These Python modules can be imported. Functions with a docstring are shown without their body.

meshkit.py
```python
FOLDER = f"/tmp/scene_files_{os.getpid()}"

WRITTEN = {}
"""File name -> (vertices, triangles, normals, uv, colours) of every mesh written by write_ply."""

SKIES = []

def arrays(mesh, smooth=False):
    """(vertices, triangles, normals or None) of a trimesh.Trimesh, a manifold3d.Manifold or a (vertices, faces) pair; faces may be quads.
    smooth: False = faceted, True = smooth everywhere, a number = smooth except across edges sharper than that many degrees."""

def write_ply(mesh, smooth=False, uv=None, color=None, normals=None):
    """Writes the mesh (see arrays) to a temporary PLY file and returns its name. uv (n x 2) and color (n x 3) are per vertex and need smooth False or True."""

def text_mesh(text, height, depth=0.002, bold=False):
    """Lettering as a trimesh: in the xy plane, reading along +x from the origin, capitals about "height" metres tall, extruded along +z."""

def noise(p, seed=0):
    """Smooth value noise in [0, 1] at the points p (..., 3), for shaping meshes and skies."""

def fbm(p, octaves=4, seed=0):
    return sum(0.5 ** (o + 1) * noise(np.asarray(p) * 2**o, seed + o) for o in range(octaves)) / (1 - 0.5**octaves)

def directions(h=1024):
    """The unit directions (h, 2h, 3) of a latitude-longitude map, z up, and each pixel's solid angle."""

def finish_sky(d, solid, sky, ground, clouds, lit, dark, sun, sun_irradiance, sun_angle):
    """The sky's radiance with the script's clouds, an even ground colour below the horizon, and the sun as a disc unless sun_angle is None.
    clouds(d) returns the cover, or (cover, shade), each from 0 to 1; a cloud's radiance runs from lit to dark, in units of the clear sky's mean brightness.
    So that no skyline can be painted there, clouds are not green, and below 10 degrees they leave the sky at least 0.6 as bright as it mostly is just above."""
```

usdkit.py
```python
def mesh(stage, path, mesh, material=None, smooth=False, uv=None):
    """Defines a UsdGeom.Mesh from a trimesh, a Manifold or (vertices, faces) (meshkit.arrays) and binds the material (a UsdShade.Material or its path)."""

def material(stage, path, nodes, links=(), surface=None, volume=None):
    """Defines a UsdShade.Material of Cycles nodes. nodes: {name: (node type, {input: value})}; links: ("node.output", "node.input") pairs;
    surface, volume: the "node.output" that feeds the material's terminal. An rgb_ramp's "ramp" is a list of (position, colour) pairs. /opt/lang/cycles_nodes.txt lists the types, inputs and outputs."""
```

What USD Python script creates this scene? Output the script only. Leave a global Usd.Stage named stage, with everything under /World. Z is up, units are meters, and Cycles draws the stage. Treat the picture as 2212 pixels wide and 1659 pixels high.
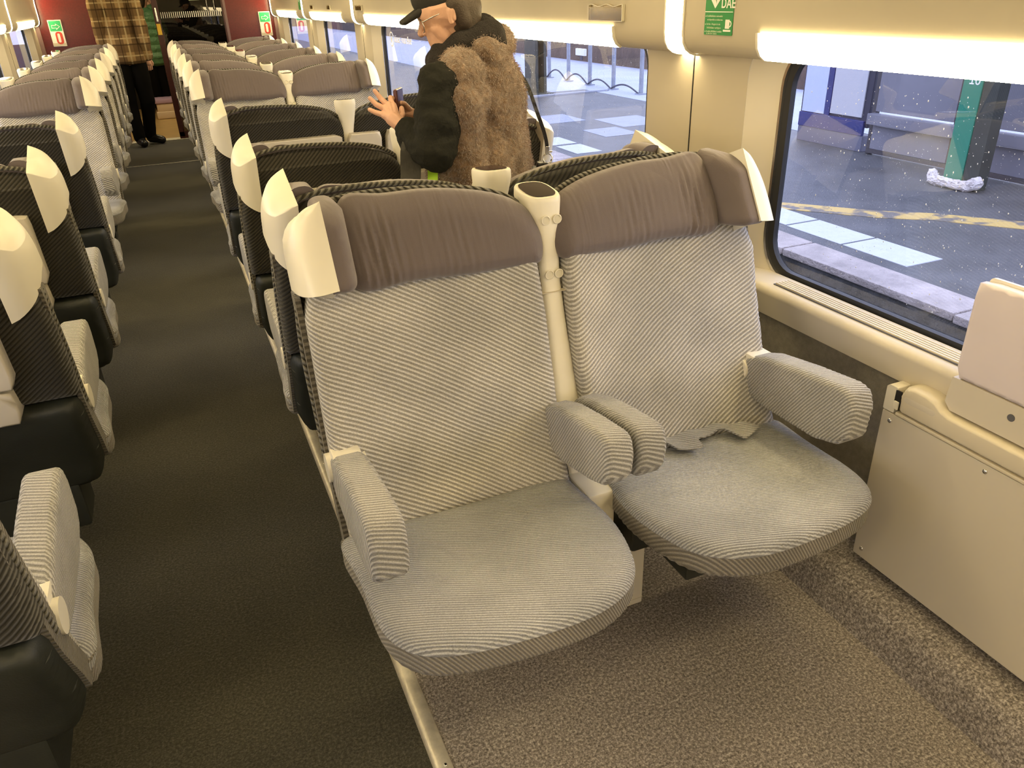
import math, random
import numpy as np, trimesh, manifold3d as m3
from scipy.spatial import Delaunay
from shapely.geometry import Polygon, Point, LineString, box as sbox
from shapely import affinity
import shapely
from pxr import Usd, UsdGeom, UsdLux, UsdShade, Gf, Sdf, Vt
import usdkit, meshkit

random.seed(7); np.random.seed(7)
stage = Usd.Stage.CreateInMemory()
UsdGeom.SetStageUpAxis(stage, 'Z')
UsdGeom.Xform.Define(stage, '/World')
UsdGeom.Scope.Define(stage, '/World/Looks')

# ------------------------------------------------------------------ camera, sky, exposure
cam = UsdGeom.Camera.Define(stage, '/World/view')
cam.CreateHorizontalApertureAttr(36.0); cam.CreateVerticalApertureAttr(27.0)
FPX = 1665.0
cam.CreateFocalLengthAttr(36.0 * FPX / 2212)
cam.CreateClippingRangeAttr((0.05, 500.0))
EYE = (0.0, 0.0, 1.42)
R = np.array([[.917, -.207, .341], [-.397, -.406, .823], [-.032, -.890, -.454]])
U_, S_, V_ = np.linalg.svd(R); R = U_ @ V_
rt, up, bk = R[:, 0], -R[:, 1], -R[:, 2]
cam.AddTransformOp().Set(Gf.Matrix4d(*rt, 0, *up, 0, *bk, 0, *EYE, 1))
cam.CreateExposureAttr(1.08)

LAMP = 11.0                                   # radiance of the warm light strips
SKY = .54
dome = UsdLux.DomeLight.Define(stage, '/World/sky')
dome.CreateIntensityAttr(SKY); dome.CreateColorAttr(Gf.Vec3f(.64, .70, 1.0))

# ------------------------------------------------------------------ helpers
T = trimesh
used = {}
def numbered(parent, name):
    k = (parent, name); n = used.get(k, 0); used[k] = n + 1
    return f'{parent}/{name}' + (f'_{n:03d}' if n else '')
def tag(p, label=None, cat=None, group=None, kind=None):
    p = p.GetPrim() if hasattr(p, 'GetPrim') else p
    for k, v in (('label', label), ('category', cat), ('group', group), ('kind', kind)):
        if v: p.SetCustomDataByKey(k, v)
    return p
def thing(name, label=None, cat=None, loc=(0, 0, 0), rz=0, group=None, kind=None):
    x = UsdGeom.Xform.Define(stage, numbered('/World', name))
    x.AddTranslateOp().Set(Gf.Vec3d(*map(float, loc))); x.AddRotateZOp().Set(float(rz))
    return tag(x, label, cat, group, kind)
FIG = None                                     # (stature, shift) of the person being built
def WX(*p): return tuple(np.array(p) * FIG[0] + FIG[1]) if FIG else p
def part(parent, name, mesh, mat, smooth=35, label=None, cat=None, group=None, kind=None):
    pp = '/World' if parent is None else str(parent.GetPath())
    if isinstance(mesh, list): mesh = T.util.concatenate(mesh)
    if FIG:
        held = parent.GetPrim().GetName() in ('phone', 'camera')
        mesh = T.Trimesh(np.asarray(mesh.vertices) * FIG[0] + (0 if held else FIG[1]), mesh.faces, process=False)
    return tag(usdkit.mesh(stage, numbered(pp, name), mesh, M[mat], smooth), label, cat, group, kind)
def copy(root, label, loc, rz=0, group=None):
    x = UsdGeom.Xform.Define(stage, numbered('/World', root.GetName().rstrip('0123456789').rstrip('_')))
    x.GetPrim().GetReferences().AddInternalReference(root.GetPath())
    x.GetPrim().SetInstanceable(True)
    x.GetPrim().GetAttribute('xformOp:translate').Set(Gf.Vec3d(*map(float, loc)))
    x.GetPrim().GetAttribute('xformOp:rotateZ').Set(float(rz))
    c = root.GetCustomData()
    return tag(x, label, c['category'], group or c.get('group'))
def bx(x0, x1, y0, y1, z0, z1, b=0.0):
    if b <= 0:
        m = T.creation.box([x1 - x0, y1 - y0, z1 - z0]); m.apply_translation([(x0 + x1) / 2, (y0 + y1) / 2, (z0 + z1) / 2]); return m
    pts = []
    for i in (0, 1):
        for j in (0, 1):
            for k in (0, 1):
                c = np.array([(x0 + b, x1 - b)[i], (y0 + b, y1 - b)[j], (z0 + b, z1 - b)[k]])
                s = np.array([1 if i else -1, 1 if j else -1, 1 if k else -1]) * b
                for w in ([1, 0, 0], [0, 1, 0], [0, 0, 1], [.72, .72, 0], [.72, 0, .72], [0, .72, .72], [.6, .6, .6]): pts.append(c + s * np.array(w))
    return T.convex.convex_hull(np.array(pts))
def cyl(p0, p1, r, n=16):
    return T.creation.cylinder(radius=r, segment=[p0, p1], sections=n)
def sph(c, r, sub=2):
    m = T.creation.icosphere(sub, 1.0); m.apply_scale(r if np.ndim(r) else [r] * 3); m.apply_translation(c); return m
def perm_y(poly, y0, y1):
    """extrude a polygon of (x,z) along y"""
    out = []
    for g in getattr(poly, 'geoms', [poly]):
        m = T.creation.extrude_polygon(g, y1 - y0, engine='earcut')
        v = m.vertices.copy(); m = T.Trimesh(np.stack([v[:, 0], y0 + v[:, 2], v[:, 1]], 1), m.faces[:, ::-1], process=False); out.append(m)
    return T.util.concatenate(out)
def perm_x(poly, x0, x1):
    """extrude a polygon of (y,z) along x"""
    out = []
    for g in getattr(poly, 'geoms', [poly]):
        m = T.creation.extrude_polygon(g, x1 - x0, engine='earcut')
        v = m.vertices.copy(); out.append(T.Trimesh(np.stack([x0 + v[:, 2], v[:, 0], v[:, 1]], 1), m.faces, process=False))
    return T.util.concatenate(out)
def spline(p, n=80, closed=True):
    from scipy.interpolate import splprep, splev
    p = np.asarray(p, float)
    if closed: p = np.vstack([p, p[:1]])
    tck, _ = splprep(p.T, s=0, per=closed, k=3)
    return np.stack(splev(np.linspace(0, 1, n, endpoint=not closed), tck), 1)
def rpoly(pts, r, n=6):
    """polygon with rounded corners"""
    return Polygon(pts).buffer(-r).buffer(r, quad_segs=n) if r > 0 else Polygon(pts)
def sweep(pts, r, n=8, closed=False):
    pts = np.asarray(pts, float)
    t = np.gradient(pts, axis=0)
    if closed: t = np.roll(pts, -1, 0) - np.roll(pts, 1, 0)
    t /= np.linalg.norm(t, axis=1, keepdims=True) + 1e-12
    u = np.zeros_like(t); a = np.array([0, 0, 1.]) if abs(t[0, 2]) < .9 else np.array([1., 0, 0])
    for i in range(len(t)):
        a = a - t[i] * (a @ t[i]); a /= np.linalg.norm(a) + 1e-12; u[i] = a
    w = np.cross(t, u); ang = np.arange(n) * 2 * np.pi / n
    rr = np.broadcast_to(r, (len(pts),))
    v = pts[:, None] + rr[:, None, None] * (np.cos(ang)[None, :, None] * u[:, None] + np.sin(ang)[None, :, None] * w[:, None])
    k = len(pts); i, j = np.meshgrid(np.arange(k if closed else k - 1), np.arange(n), indexing='ij'); i2 = (i + 1) % k; j2 = (j + 1) % n
    q = np.stack([i * n + j, i * n + j2, i2 * n + j2, i2 * n + j], -1).reshape(-1, 4)
    f = np.vstack([q[:, [0, 1, 2]], q[:, [0, 2, 3]]])[:, ::-1]
    v = v.reshape(-1, 3)
    if not closed:
        v = np.vstack([v, pts[0], pts[-1]]); a0 = len(v) - 2; e = np.arange(n); e2 = (e + 1) % n
        f = np.vstack([f, np.stack([np.full(n, a0), e, e2], 1)[:, ::-1], np.stack([np.full(n, a0 + 1), (k - 1) * n + e, (k - 1) * n + e2], 1)])
    m = T.Trimesh(v, f, process=False); m.fix_normals(); return m
def pillow(poly, fh, bh, mapf, grid=.02, rings=(.003, .008, .016, .028)):
    """a padded shape: front sheet w=fh(d,u,v), back sheet w=bh(d,u,v), d = distance to the outline; mapf(u,v,w) -> xyz"""
    P = poly.simplify(.0005)
    def loop(g, step):
        L = g.length; n = max(8, int(L / step)); return [g.interpolate(k * L / n).coords[0] for k in range(n)]
    pts = loop(P.exterior, grid * .6); nb = len(pts)
    last = 0
    for d in rings:
        q = P.buffer(-d)
        if q.is_empty: break
        last = d
        for g in getattr(q, 'geoms', [q]): pts += loop(g.exterior, grid * .7)
    q = P.buffer(-(last + grid * .5))
    if not q.is_empty:
        x0, y0, x1, y1 = q.bounds
        gx, gy = np.meshgrid(np.arange(x0, x1 + grid, grid), np.arange(y0, y1 + grid, grid)); g = np.stack([gx.ravel(), gy.ravel()], 1)
        pts = np.vstack([pts, g[shapely.contains_xy(q, g[:, 0], g[:, 1])]])
    pts = np.asarray(pts); tri = Delaunay(pts).simplices
    c = pts[tri].mean(1); tri = tri[shapely.contains_xy(P.buffer(1e-5), c[:, 0], c[:, 1])]
    a = pts[tri]; e1, e2 = a[:, 1] - a[:, 0], a[:, 2] - a[:, 0]; area = e1[:, 0] * e2[:, 1] - e1[:, 1] * e2[:, 0]; tri = tri[np.abs(area) > 1e-9]; area = area[np.abs(area) > 1e-9]
    tri = np.where((area > 0)[:, None], tri, tri[:, ::-1])
    d = shapely.distance(shapely.points(pts), P.exterior); d[d < 1e-4] = 0
    u, v = pts.T
    F, B = np.stack(mapf(u, v, fh(d, u, v)), 1), np.stack(mapf(u, v, bh(d, u, v)), 1)
    i = np.arange(nb); j = (i + 1) % nb; N = len(pts)
    wall = np.vstack([np.stack([i, j, j + N], 1), np.stack([i, j + N, i + N], 1)])
    if Polygon(pts[:nb]).exterior.is_ccw: wall = wall[:, ::-1]
    m = T.Trimesh(np.vstack([F, B]), np.vstack([tri, tri[:, ::-1] + N, wall]), process=False)
    m.merge_vertices(); m.update_faces(m.nondegenerate_faces()); m.fix_normals(); return m
def dome_(d, r): return np.sqrt(np.clip(1 - (1 - np.clip(d / r, 0, 1)) ** 2, 0, 1))
def mirx(m, a=0.0):
    m = T.util.concatenate(m) if isinstance(m, list) else m.copy(); m.vertices[:, 0] = a - m.vertices[:, 0]; m.faces = m.faces[:, ::-1]; return m
def blob(bones, length=.02, it=8, extra=()):
    """one continuous smooth surface around tapering bones (p0, r0, p1, r1)"""
    tot = []
    for p0, r0, p1, r1 in bones:
        a = m3.Manifold.sphere(r0, 20).translate(list(map(float, p0))); b = m3.Manifold.sphere(r1, 20).translate(list(map(float, p1)))
        tot.append(m3.Manifold.batch_hull([a, b]))
    for m in extra: tot.append(m)
    s = m3.Manifold.batch_boolean(tot, m3.OpType.Add).refine_to_length(length)
    mm = s.to_mesh(); t = T.Trimesh(mm.vert_properties[:, :3], mm.tri_verts); t.merge_vertices()
    T.smoothing.filter_taubin(t, .5, .53, it); return t
def ell(c, r, rot=None):
    m = m3.Manifold.sphere(1.0, 28).scale(list(map(float, r)))
    if rot is not None: m = m.rotate(list(map(float, rot)))
    return m.translate(list(map(float, c)))

# ------------------------------------------------------------------ materials
M = {}
def mat(name, nodes, links, surface='p.BSDF'):
    M[name] = usdkit.material(stage, '/World/Looks/' + name, nodes, links, surface=surface); return M[name]
def simple(name, col, rough=.5, metal=0.0, var=None, bump=None, spec=.5, sheen=0.0):
    """var=(scale, darker factor), bump=(scale, distance)"""
    n = {'p': ('principled_bsdf', {'base_color': col, 'roughness': rough, 'metallic': metal, 'specular_ior_level': spec, 'sheen_weight': sheen})}; l = []
    if var or bump: n['tc'] = ('texture_coordinate', {})
    if var:
        n['n'] = ('noise_texture', {'scale': var[0], 'detail': 5.0, 'roughness': .62}); n['r'] = ('rgb_ramp', {'ramp': [(.3, [c * var[1] for c in col]), (.7, [min(1, c * (2 - var[1])) for c in col])]})
        l += [('tc.object', 'n.vector'), ('n.fac', 'r.fac'), ('r.color', 'p.base_color')]
    if bump:
        n['n2'] = ('noise_texture', {'scale': bump[0], 'detail': 3.0}); n['b'] = ('bump', {'distance': bump[1], 'strength': 1.0})
        l += [('tc.object', 'n2.vector'), ('n2.fac', 'b.height'), ('b.normal', 'p.normal')]
    return mat(name, n, l)
def cord(name, direction, period, light, dark, bumpd=.0012, wear=None, rough=.9, sharp=.5):
    """ribbed cloth: stripes across the given direction of the object's own space"""
    k = 2 * math.pi / period
    d = np.array(direction, float); d = d / np.linalg.norm(d) * k
    n = {'tc': ('texture_coordinate', {}), 'wob': ('noise_texture', {'scale': 7.0, 'detail': 2.0}), 'wv': ('vector_math', {'math_type': 'scale', 'scale': .005}), 'add': ('vector_math', {'math_type': 'add'}),
         'dot': ('vector_math', {'math_type': 'dot_product', 'vector2': tuple(d)}), 'sin': ('math', {'math_type': 'sine'}),
         'mr': ('map_range', {'from_min': -sharp, 'from_max': sharp, 'to_min': 0.0, 'to_max': 1.0, 'clamp': True, 'range_type': 'smoothstep'}),
         'fz': ('noise_texture', {'scale': 420.0, 'detail': 2.0}), 'wn': ('noise_texture', {'scale': 5.5, 'detail': 3.0}),
         'r1': ('rgb_ramp', {'ramp': [(0, dark), (1, light)]}),
         'hv': ('mix_color', {'blend_type': 'multiply', 'fac': .6}), 'fr': ('rgb_ramp', {'ramp': [(.3, (.62,) * 3), (.7, (1.25,) * 3)]}),
         'wr': ('rgb_ramp', {'ramp': [(.35, (.84, .84, .84)), (.68, (1.14, 1.13, 1.12))]}), 'wm': ('mix_color', {'blend_type': 'multiply', 'fac': 1.0, 'use_clamp': False}),
         'b': ('bump', {'distance': bumpd, 'strength': .8}), 'p': ('principled_bsdf', {'roughness': rough, 'specular_ior_level': .15, 'sheen_weight': .25, 'sheen_roughness': .5})}
    l = [('tc.object', 'wob.vector'), ('wob.color', 'wv.vector1'), ('tc.object', 'add.vector1'), ('wv.vector', 'add.vector2'), ('add.vector', 'dot.vector1'), ('dot.value', 'sin.value1'), ('sin.value', 'mr.value'),
         ('mr.result', 'r1.fac'), ('tc.object', 'fz.vector'), ('fz.fac', 'fr.fac'), ('r1.color', 'hv.a'), ('fr.color', 'hv.b'), ('tc.object', 'wn.vector'), ('wn.fac', 'wr.fac'), ('hv.result', 'wm.a'), ('wr.color', 'wm.b'),
         ('wm.result', 'p.base_color'), ('sin.value', 'b.height'), ('b.normal', 'p.normal')]
    return mat(name, n, l)
def emit(name, col, s):
    return mat(name, {'p': ('emission', {'color': col, 'strength': s})}, [], 'p.emission')

emit('lamp_glow', (1.0, .79, .415), LAMP * .8)
emit('lamp_glow_band', (1.0, .79, .425), LAMP * 1.15)
simple('plastic_cream', (.80, .76, .64), .38, var=(9, .97), bump=(900, .00008))
simple('plastic_wall', (.50, .445, .335), .48, var=(3, .97), bump=(700, .00008))
simple('plastic_fascia', (.62, .56, .43), .42)
simple('console_panel', (.60, .55, .45), .42, bump=(1200, .00006))
simple('white_plastic', (.76, .72, .60), .35)
simple('leaf_pink', (.68, .61, .625), .45, var=(3, .985))
simple('chrome', (.75, .74, .72), .18, 1.0)
simple('steel_strip', (.80, .76, .66), .42, .55, var=(30, .85), bump=(150, .0003))
simple('dark_gap', (.012, .011, .010), .7)
simple('rubber', (.014, .014, .014), .55)
simple('grey_rubber', (.10, .10, .11), .5)
simple('vinyl_dark', (.020, .023, .018), .55, var=(14, .8), bump=(300, .0004))
simple('plush_wall', (.26, .24, .195), .95, var=(60, .86), bump=(500, .002), spec=.1)
simple('red_wall', (.110, .010, .010), .30, var=(70, .82))
simple('red_dark', (.055, .012, .010), .32, var=(25, .8))
simple('mauve_trim', (.25, .16, .16), .4)
simple('ceiling_cream', (.78, .73, .62), .5)
simple('headrest_cloth_plain', (.24, .205, .205), .8, var=(8, .9), bump=(600, .0004), spec=.25, sheen=.3)
simple('display_dark', (.02, .012, .016), .12)
simple('display_glass', (.10, .10, .085), .2, var=(160, .5))
simple('clear_lens', (.62, .58, .45), .15)
simple('green_sign', (.035, .27, .075), .4)
simple('green_sign_light', (.03, .42, .16), .4)
simple('sign_white', (.85, .84, .78), .4)
simple('sign_red', (.60, .06, .03), .4)
simple('sign_yellow', (.85, .55, .04), .4)
simple('sign_text', (.62, .72, .52), .5)
simple('tan_floor', (.52, .36, .16), .35, var=(5, .9))
simple('vestibule_dark', (.022, .018, .015), .5)
simple('skin', (.62, .36, .25), .5, var=(25, .92))
simple('hair_dark', (.050, .034, .022), .6, bump=(300, .002))
simple('cap_cloth', (.022, .020, .016), .8, bump=(500, .0008))
simple('sleeve_cloth', (.0135, .0135, .010), .9, var=(10, .8), bump=(45, .006), spec=.2)
simple('collar_fleece', (.016, .012, .010), .95, bump=(260, .006))
simple('trouser_black', (.007, .0065, .006), .95, spec=.05)
simple('shoe_black', (.008, .008, .008), .35)
simple('puffer_green', (.10, .24, .115), .45, var=(9, .8), bump=(22, .02))
simple('lime_strap', (.48, .85, .05), .5)
simple('strap_dark', (.026, .024, .019), .7, var=(15, .8), bump=(60, .003))
simple('black_leather', (.010, .009, .009), .35, bump=(60, .004))
simple('phone_case', (.10, .035, .025), .25)
simple('lid_lilac', (.50, .36, .58), .4)
simple('box_cream', (.80, .66, .52), .5)
# outside
simple('asphalt', (.092, .091, .093), .45, var=(2.2, .72), bump=(60, .01))
simple('asphalt_light', (.30, .32, .38), .6, var=(1.2, .85), bump=(40, .01))
simple('kerb_stone', (.38, .33, .31), .75, var=(4, .72), bump=(30, .02))
simple('kerb_face', (.060, .060, .062), .9, var=(5, .55), bump=(18, .03))
simple('ballast', (.05, .048, .045), .9, var=(30, .5), bump=(25, .05))
simple('tile_white', (.50, .52, .58), .55, var=(14, .95))
simple('tile_pale', (.27, .29, .36), .55, var=(5, .9))
simple('snow_ground', (.40, .43, .54), .7, var=(1.5, .93), bump=(12, .02))
simple('brown_wall', (.105, .070, .052), .85, var=(3, .75), bump=(12, .03))
simple('rail_steel', (.30, .32, .38), .35, .6)
simple('post_grey', (.30, .32, .37), .5, .2, var=(8, .85))
simple('column_dark', (.045, .050, .042), .6, var=(4, .8))
simple('kiosk_frame', (.045, .040, .060), .45)
simple('kiosk_blue', (.028, .036, .16), .45)
simple('kiosk_grey', (.14, .14, .19), .55)
simple('poster_blue', (.52, .58, .86), .4)
simple('poster_grey', (.52, .52, .56), .4)
simple('shelter_panel', (.20, .195, .23), .42, var=(1.5, .9))
simple('shelter_frame', (.07, .06, .065), .5)
simple('green_post', (.020, .21, .135), .45)
simple('sign_blue', (.02, .04, .30), .4)
simple('litter_white', (.66, .60, .58), .7, bump=(30, .02))
simple('bark_dark', (.035, .030, .030), .9, bump=(15, .04))
simple('bush_dark', (.040, .040, .045), .95, bump=(20, .05))

# worn yellow paint on asphalt
mat('yellow_worn', {'tc': ('texture_coordinate', {}), 'n': ('noise_texture', {'scale': 5.0, 'detail': 5.0}), 'r': ('rgb_ramp', {'ramp': [(.42, (.16, .14, .12)), (.52, (.55, .38, .12))]}), 'p': ('principled_bsdf', {'roughness': .6})},
    [('tc.object', 'n.vector'), ('n.fac', 'r.fac'), ('r.color', 'p.base_color')])
# carpets: speckled pile
def carpet(name, a, b, c, bumpd=.004):
    mat(name, {'tc': ('texture_coordinate', {}), 'n': ('noise_texture', {'scale': 270.0, 'detail': 3.0, 'roughness': .75}), 'v': ('noise_texture', {'scale': 150.0, 'detail': 2.0}), 'big': ('noise_texture', {'scale': 2.6, 'detail': 4.0}),
               'r': ('rgb_ramp', {'ramp': [(.36, a), (.5, b), (.63, c)]}), 'mx': ('mix_float', {'fac': .45}), 'br': ('rgb_ramp', {'ramp': [(.3, (.82, .82, .82)), (.7, (1.14, 1.12, 1.1))]}), 'mm': ('mix_color', {'blend_type': 'multiply', 'fac': 1.0}),
               'b': ('bump', {'distance': bumpd, 'strength': 1.0}), 'p': ('principled_bsdf', {'roughness': .95, 'specular_ior_level': .1, 'sheen_weight': .15})},
        [('tc.object', 'n.vector'), ('tc.object', 'v.vector'), ('tc.object', 'big.vector'), ('n.fac', 'mx.a'), ('v.fac', 'mx.b'), ('mx.result', 'r.fac'), ('r.color', 'mm.a'), ('big.fac', 'br.fac'), ('br.color', 'mm.b'), ('mm.result', 'p.base_color'),
         ('mx.result', 'b.height'), ('b.normal', 'p.normal')])
carpet('carpet_aisle', (.028, .027, .019), (.056, .054, .040), (.105, .102, .080))
carpet('carpet_seats', (.082, .073, .066), (.25, .225, .208), (.55, .51, .48))
# gathered stretch cloth of the headrests: fine vertical folds that come and go
mat('headrest_cloth', {'tc': ('texture_coordinate', {}), 'mp': ('mapping', {'scale': (34.0, 8.0, 3.0)}), 'n': ('noise_texture', {'scale': 1.0, 'detail': 2.0, 'distortion': .5}),
    'mk': ('noise_texture', {'scale': 5.0, 'detail': 1.0}), 'mr': ('map_range', {'from_min': .38, 'from_max': .78, 'to_min': 0.0, 'to_max': 1.0, 'clamp': True}), 'mu': ('math', {'math_type': 'multiply'}),
    'b': ('bump', {'distance': .014, 'strength': .7}), 'f': ('noise_texture', {'scale': 700.0}), 'b2': ('bump', {'distance': .0003}),
    'p': ('principled_bsdf', {'base_color': (.140, .114, .112), 'roughness': .82, 'specular_ior_level': .25, 'sheen_weight': .3})},
    [('tc.object', 'mp.vector'), ('mp.vector', 'n.vector'), ('tc.object', 'mk.vector'), ('mk.fac', 'mr.value'), ('n.fac', 'mu.value1'), ('mr.result', 'mu.value2'), ('mu.value', 'b.height'), ('f.fac', 'b2.height'), ('b.normal', 'b2.normal'), ('tc.object', 'f.vector'), ('b2.normal', 'p.normal')])
GL, GD = (.60, .585, .55), (.315, .30, .27)
cord('cord_back_left', (.60, 0, 1), .0082, GL, GD)
cord('cord_back_right', (-.60, 0, 1), .0082, GL, GD)
cord('cord_seat_left', (.42, 1, .3), .0054, (.47, .48, .50), (.25, .255, .27))
cord('cord_seat_right', (.30, 1, .3), .0054, (.47, .48, .50), (.25, .255, .27))
cord('cord_border', (.8, .55, .5), .0052, (.31, .29, .26), (.17, .155, .135))
cord('cord_arm', (.28, .85, .62), .0060, (.46, .455, .44), (.25, .245, .23))
cord('cord_dark', (.8, 0, 1), .0085, (.040, .036, .027), (.014, .0125, .009))
cord('cord_side', (0, 1, .5), .0085, (.17, .155, .125), (.08, .072, .056))
cord('cord_rope', (1, .3, 1), .010, (.20, .19, .15), (.05, .046, .035), bumpd=.004)
# brown fur and plaid
mat('fur_brown', {'tc': ('texture_coordinate', {}), 'n': ('noise_texture', {'scale': 60.0, 'detail': 5.0, 'roughness': .7, 'distortion': 1.2}), 'n2': ('noise_texture', {'scale': 12.0, 'detail': 3.0}),
    'r': ('rgb_ramp', {'ramp': [(.30, (.10, .062, .037)), (.52, (.26, .172, .112)), (.72, (.47, .34, .235))]}), 'mx': ('mix_float', {'fac': .35}), 'b': ('bump', {'distance': .02, 'strength': 1.0}),
    'p': ('principled_bsdf', {'roughness': .95, 'specular_ior_level': .1, 'sheen_weight': .6, 'sheen_roughness': .4})},
    [('tc.object', 'n.vector'), ('tc.object', 'n2.vector'), ('n.fac', 'mx.a'), ('n2.fac', 'mx.b'), ('mx.result', 'r.fac'), ('r.color', 'p.base_color'), ('mx.result', 'b.height'), ('b.normal', 'p.normal')])
def plaid_nodes():
    n = {'tc': ('texture_coordinate', {}), 's': ('separate_xyz', {}), 'p': ('principled_bsdf', {'roughness': .9, 'specular_ior_level': .1}), 'base': ('rgb_ramp', {'ramp': [(0, (.31, .205, .095)), (1, (.31, .205, .095))]})}
    l = [('tc.object', 's.vector')]; prev = None
    for i, (ax, per, w, ph, col, fac) in enumerate([('x', .16, .5, 0, (.10, .060, .028), .75), ('z', .17, .5, .3, (.10, .060, .028), .7), ('x', .16, .10, .30, (.46, .36, .20), .8), ('z', .17, .08, .55, (.46, .36, .20), .7), ('x', .16, .05, .72, (.04, .025, .015), .8), ('z', .17, .05, .9, (.04, .025, .015), .8)]):
        n[f'a{i}'] = ('math', {'math_type': 'multiply_add', 'value2': 1 / per, 'value3': ph}); n[f'f{i}'] = ('math', {'math_type': 'fraction'}); n[f'c{i}'] = ('math', {'math_type': 'less_than', 'value2': w}); n[f'k{i}'] = ('math', {'math_type': 'multiply', 'value2': fac})
        n[f'm{i}'] = ('mix_color', {'b': col}); l += [(f's.{ax}', f'a{i}.value1'), (f'a{i}.value', f'f{i}.value1'), (f'f{i}.value', f'c{i}.value1'), (f'c{i}.value', f'k{i}.value1'), (f'k{i}.value', f'm{i}.fac'), ((prev or 'base.color'), f'm{i}.a')]
        prev = f'm{i}.result'
    l.append((prev, 'p.base_color')); return n, l
mat('plaid', *plaid_nodes())
def pane(name, tint, f0, rough=0.0, k=.85):
    mat(name, {'t': ('transparent_bsdf', {'color': tint}), 'g': ('glossy_bsdf', {'color': (1, 1, 1), 'roughness': rough}), 'lw': ('layer_weight', {'blend': .5}), 'pw': ('math', {'math_type': 'power', 'value2': 4.5}), 'ma': ('math', {'math_type': 'multiply_add', 'value2': k, 'value3': f0}), 'm': ('mix_closure', {})},
        [('lw.facing', 'pw.value1'), ('pw.value', 'ma.value1'), ('ma.value', 'm.fac'), ('t.BSDF', 'm.closure1'), ('g.BSDF', 'm.closure2')], 'm.closure')
pane('window_glass', (.93, .94, .95), .045)
pane('door_glass', (.35, .33, .32), .04)
pane('clear_plastic', (.80, .74, .60), .04, .15, .12)
mat('raindrop', {'g': ('glossy_bsdf', {'color': (1, 1, 1), 'roughness': .25}), 'd': ('diffuse_bsdf', {'color': (.9, .9, .9)}), 'm': ('mix_closure', {'fac': .6})}, [('g.BSDF', 'm.closure1'), ('d.BSDF', 'm.closure2')], 'm.closure')
emit('display_dots', (.22, .25, .9), .8)

# ------------------------------------------------------------------ the carriage shell
Y0, Y1 = -1.45, 10.15
XM = .18                                       # middle of the car
def L_(x): return 2 * XM - x
ST = dict(kind='structure')
fl = thing('floor', 'dark carpeted aisle and speckled brown carpet under the seats', **ST)
part(fl, 'aisle_carpet', bx(-.53, .232, Y0, Y1, -.05, 0), 'carpet_aisle', False, 'dark olive aisle carpet')
part(fl, 'seat_carpet', bx(.232, 1.45, Y0, Y1, -.05, 0), 'carpet_seats', False, 'speckled brown carpet under the double seats')
part(fl, 'seat_carpet', bx(-1.1, -.53, Y0, Y1, -.05, 0), 'carpet_seats', False)
LEDGE = Polygon([(1.268, -.01), (1.272, .004), (1.280, .040), (1.290, .075), (1.302, .096), (1.322, .107), (1.36, .112), (1.425, .118), (1.425, -.01)])
part(fl, 'carpet_ledge', perm_y(LEDGE, Y0, Y1), 'carpet_seats', 60, 'carpet-covered ledge along the wall')
part(fl, 'carpet_ledge', mirx(perm_y(LEDGE, Y0, Y1), 2 * XM), 'carpet_seats', 60)
def strip(x0, x1):
    pts = [(x0, 0), (x0 + .004, .006), (x0 + .012, .010), (x1 - .014, .010), (x1 - .004, .006), (x1, 0), (x1, -.01), (x0, -.01)]
    return perm_y(Polygon(pts), Y0, Y1)
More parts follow.
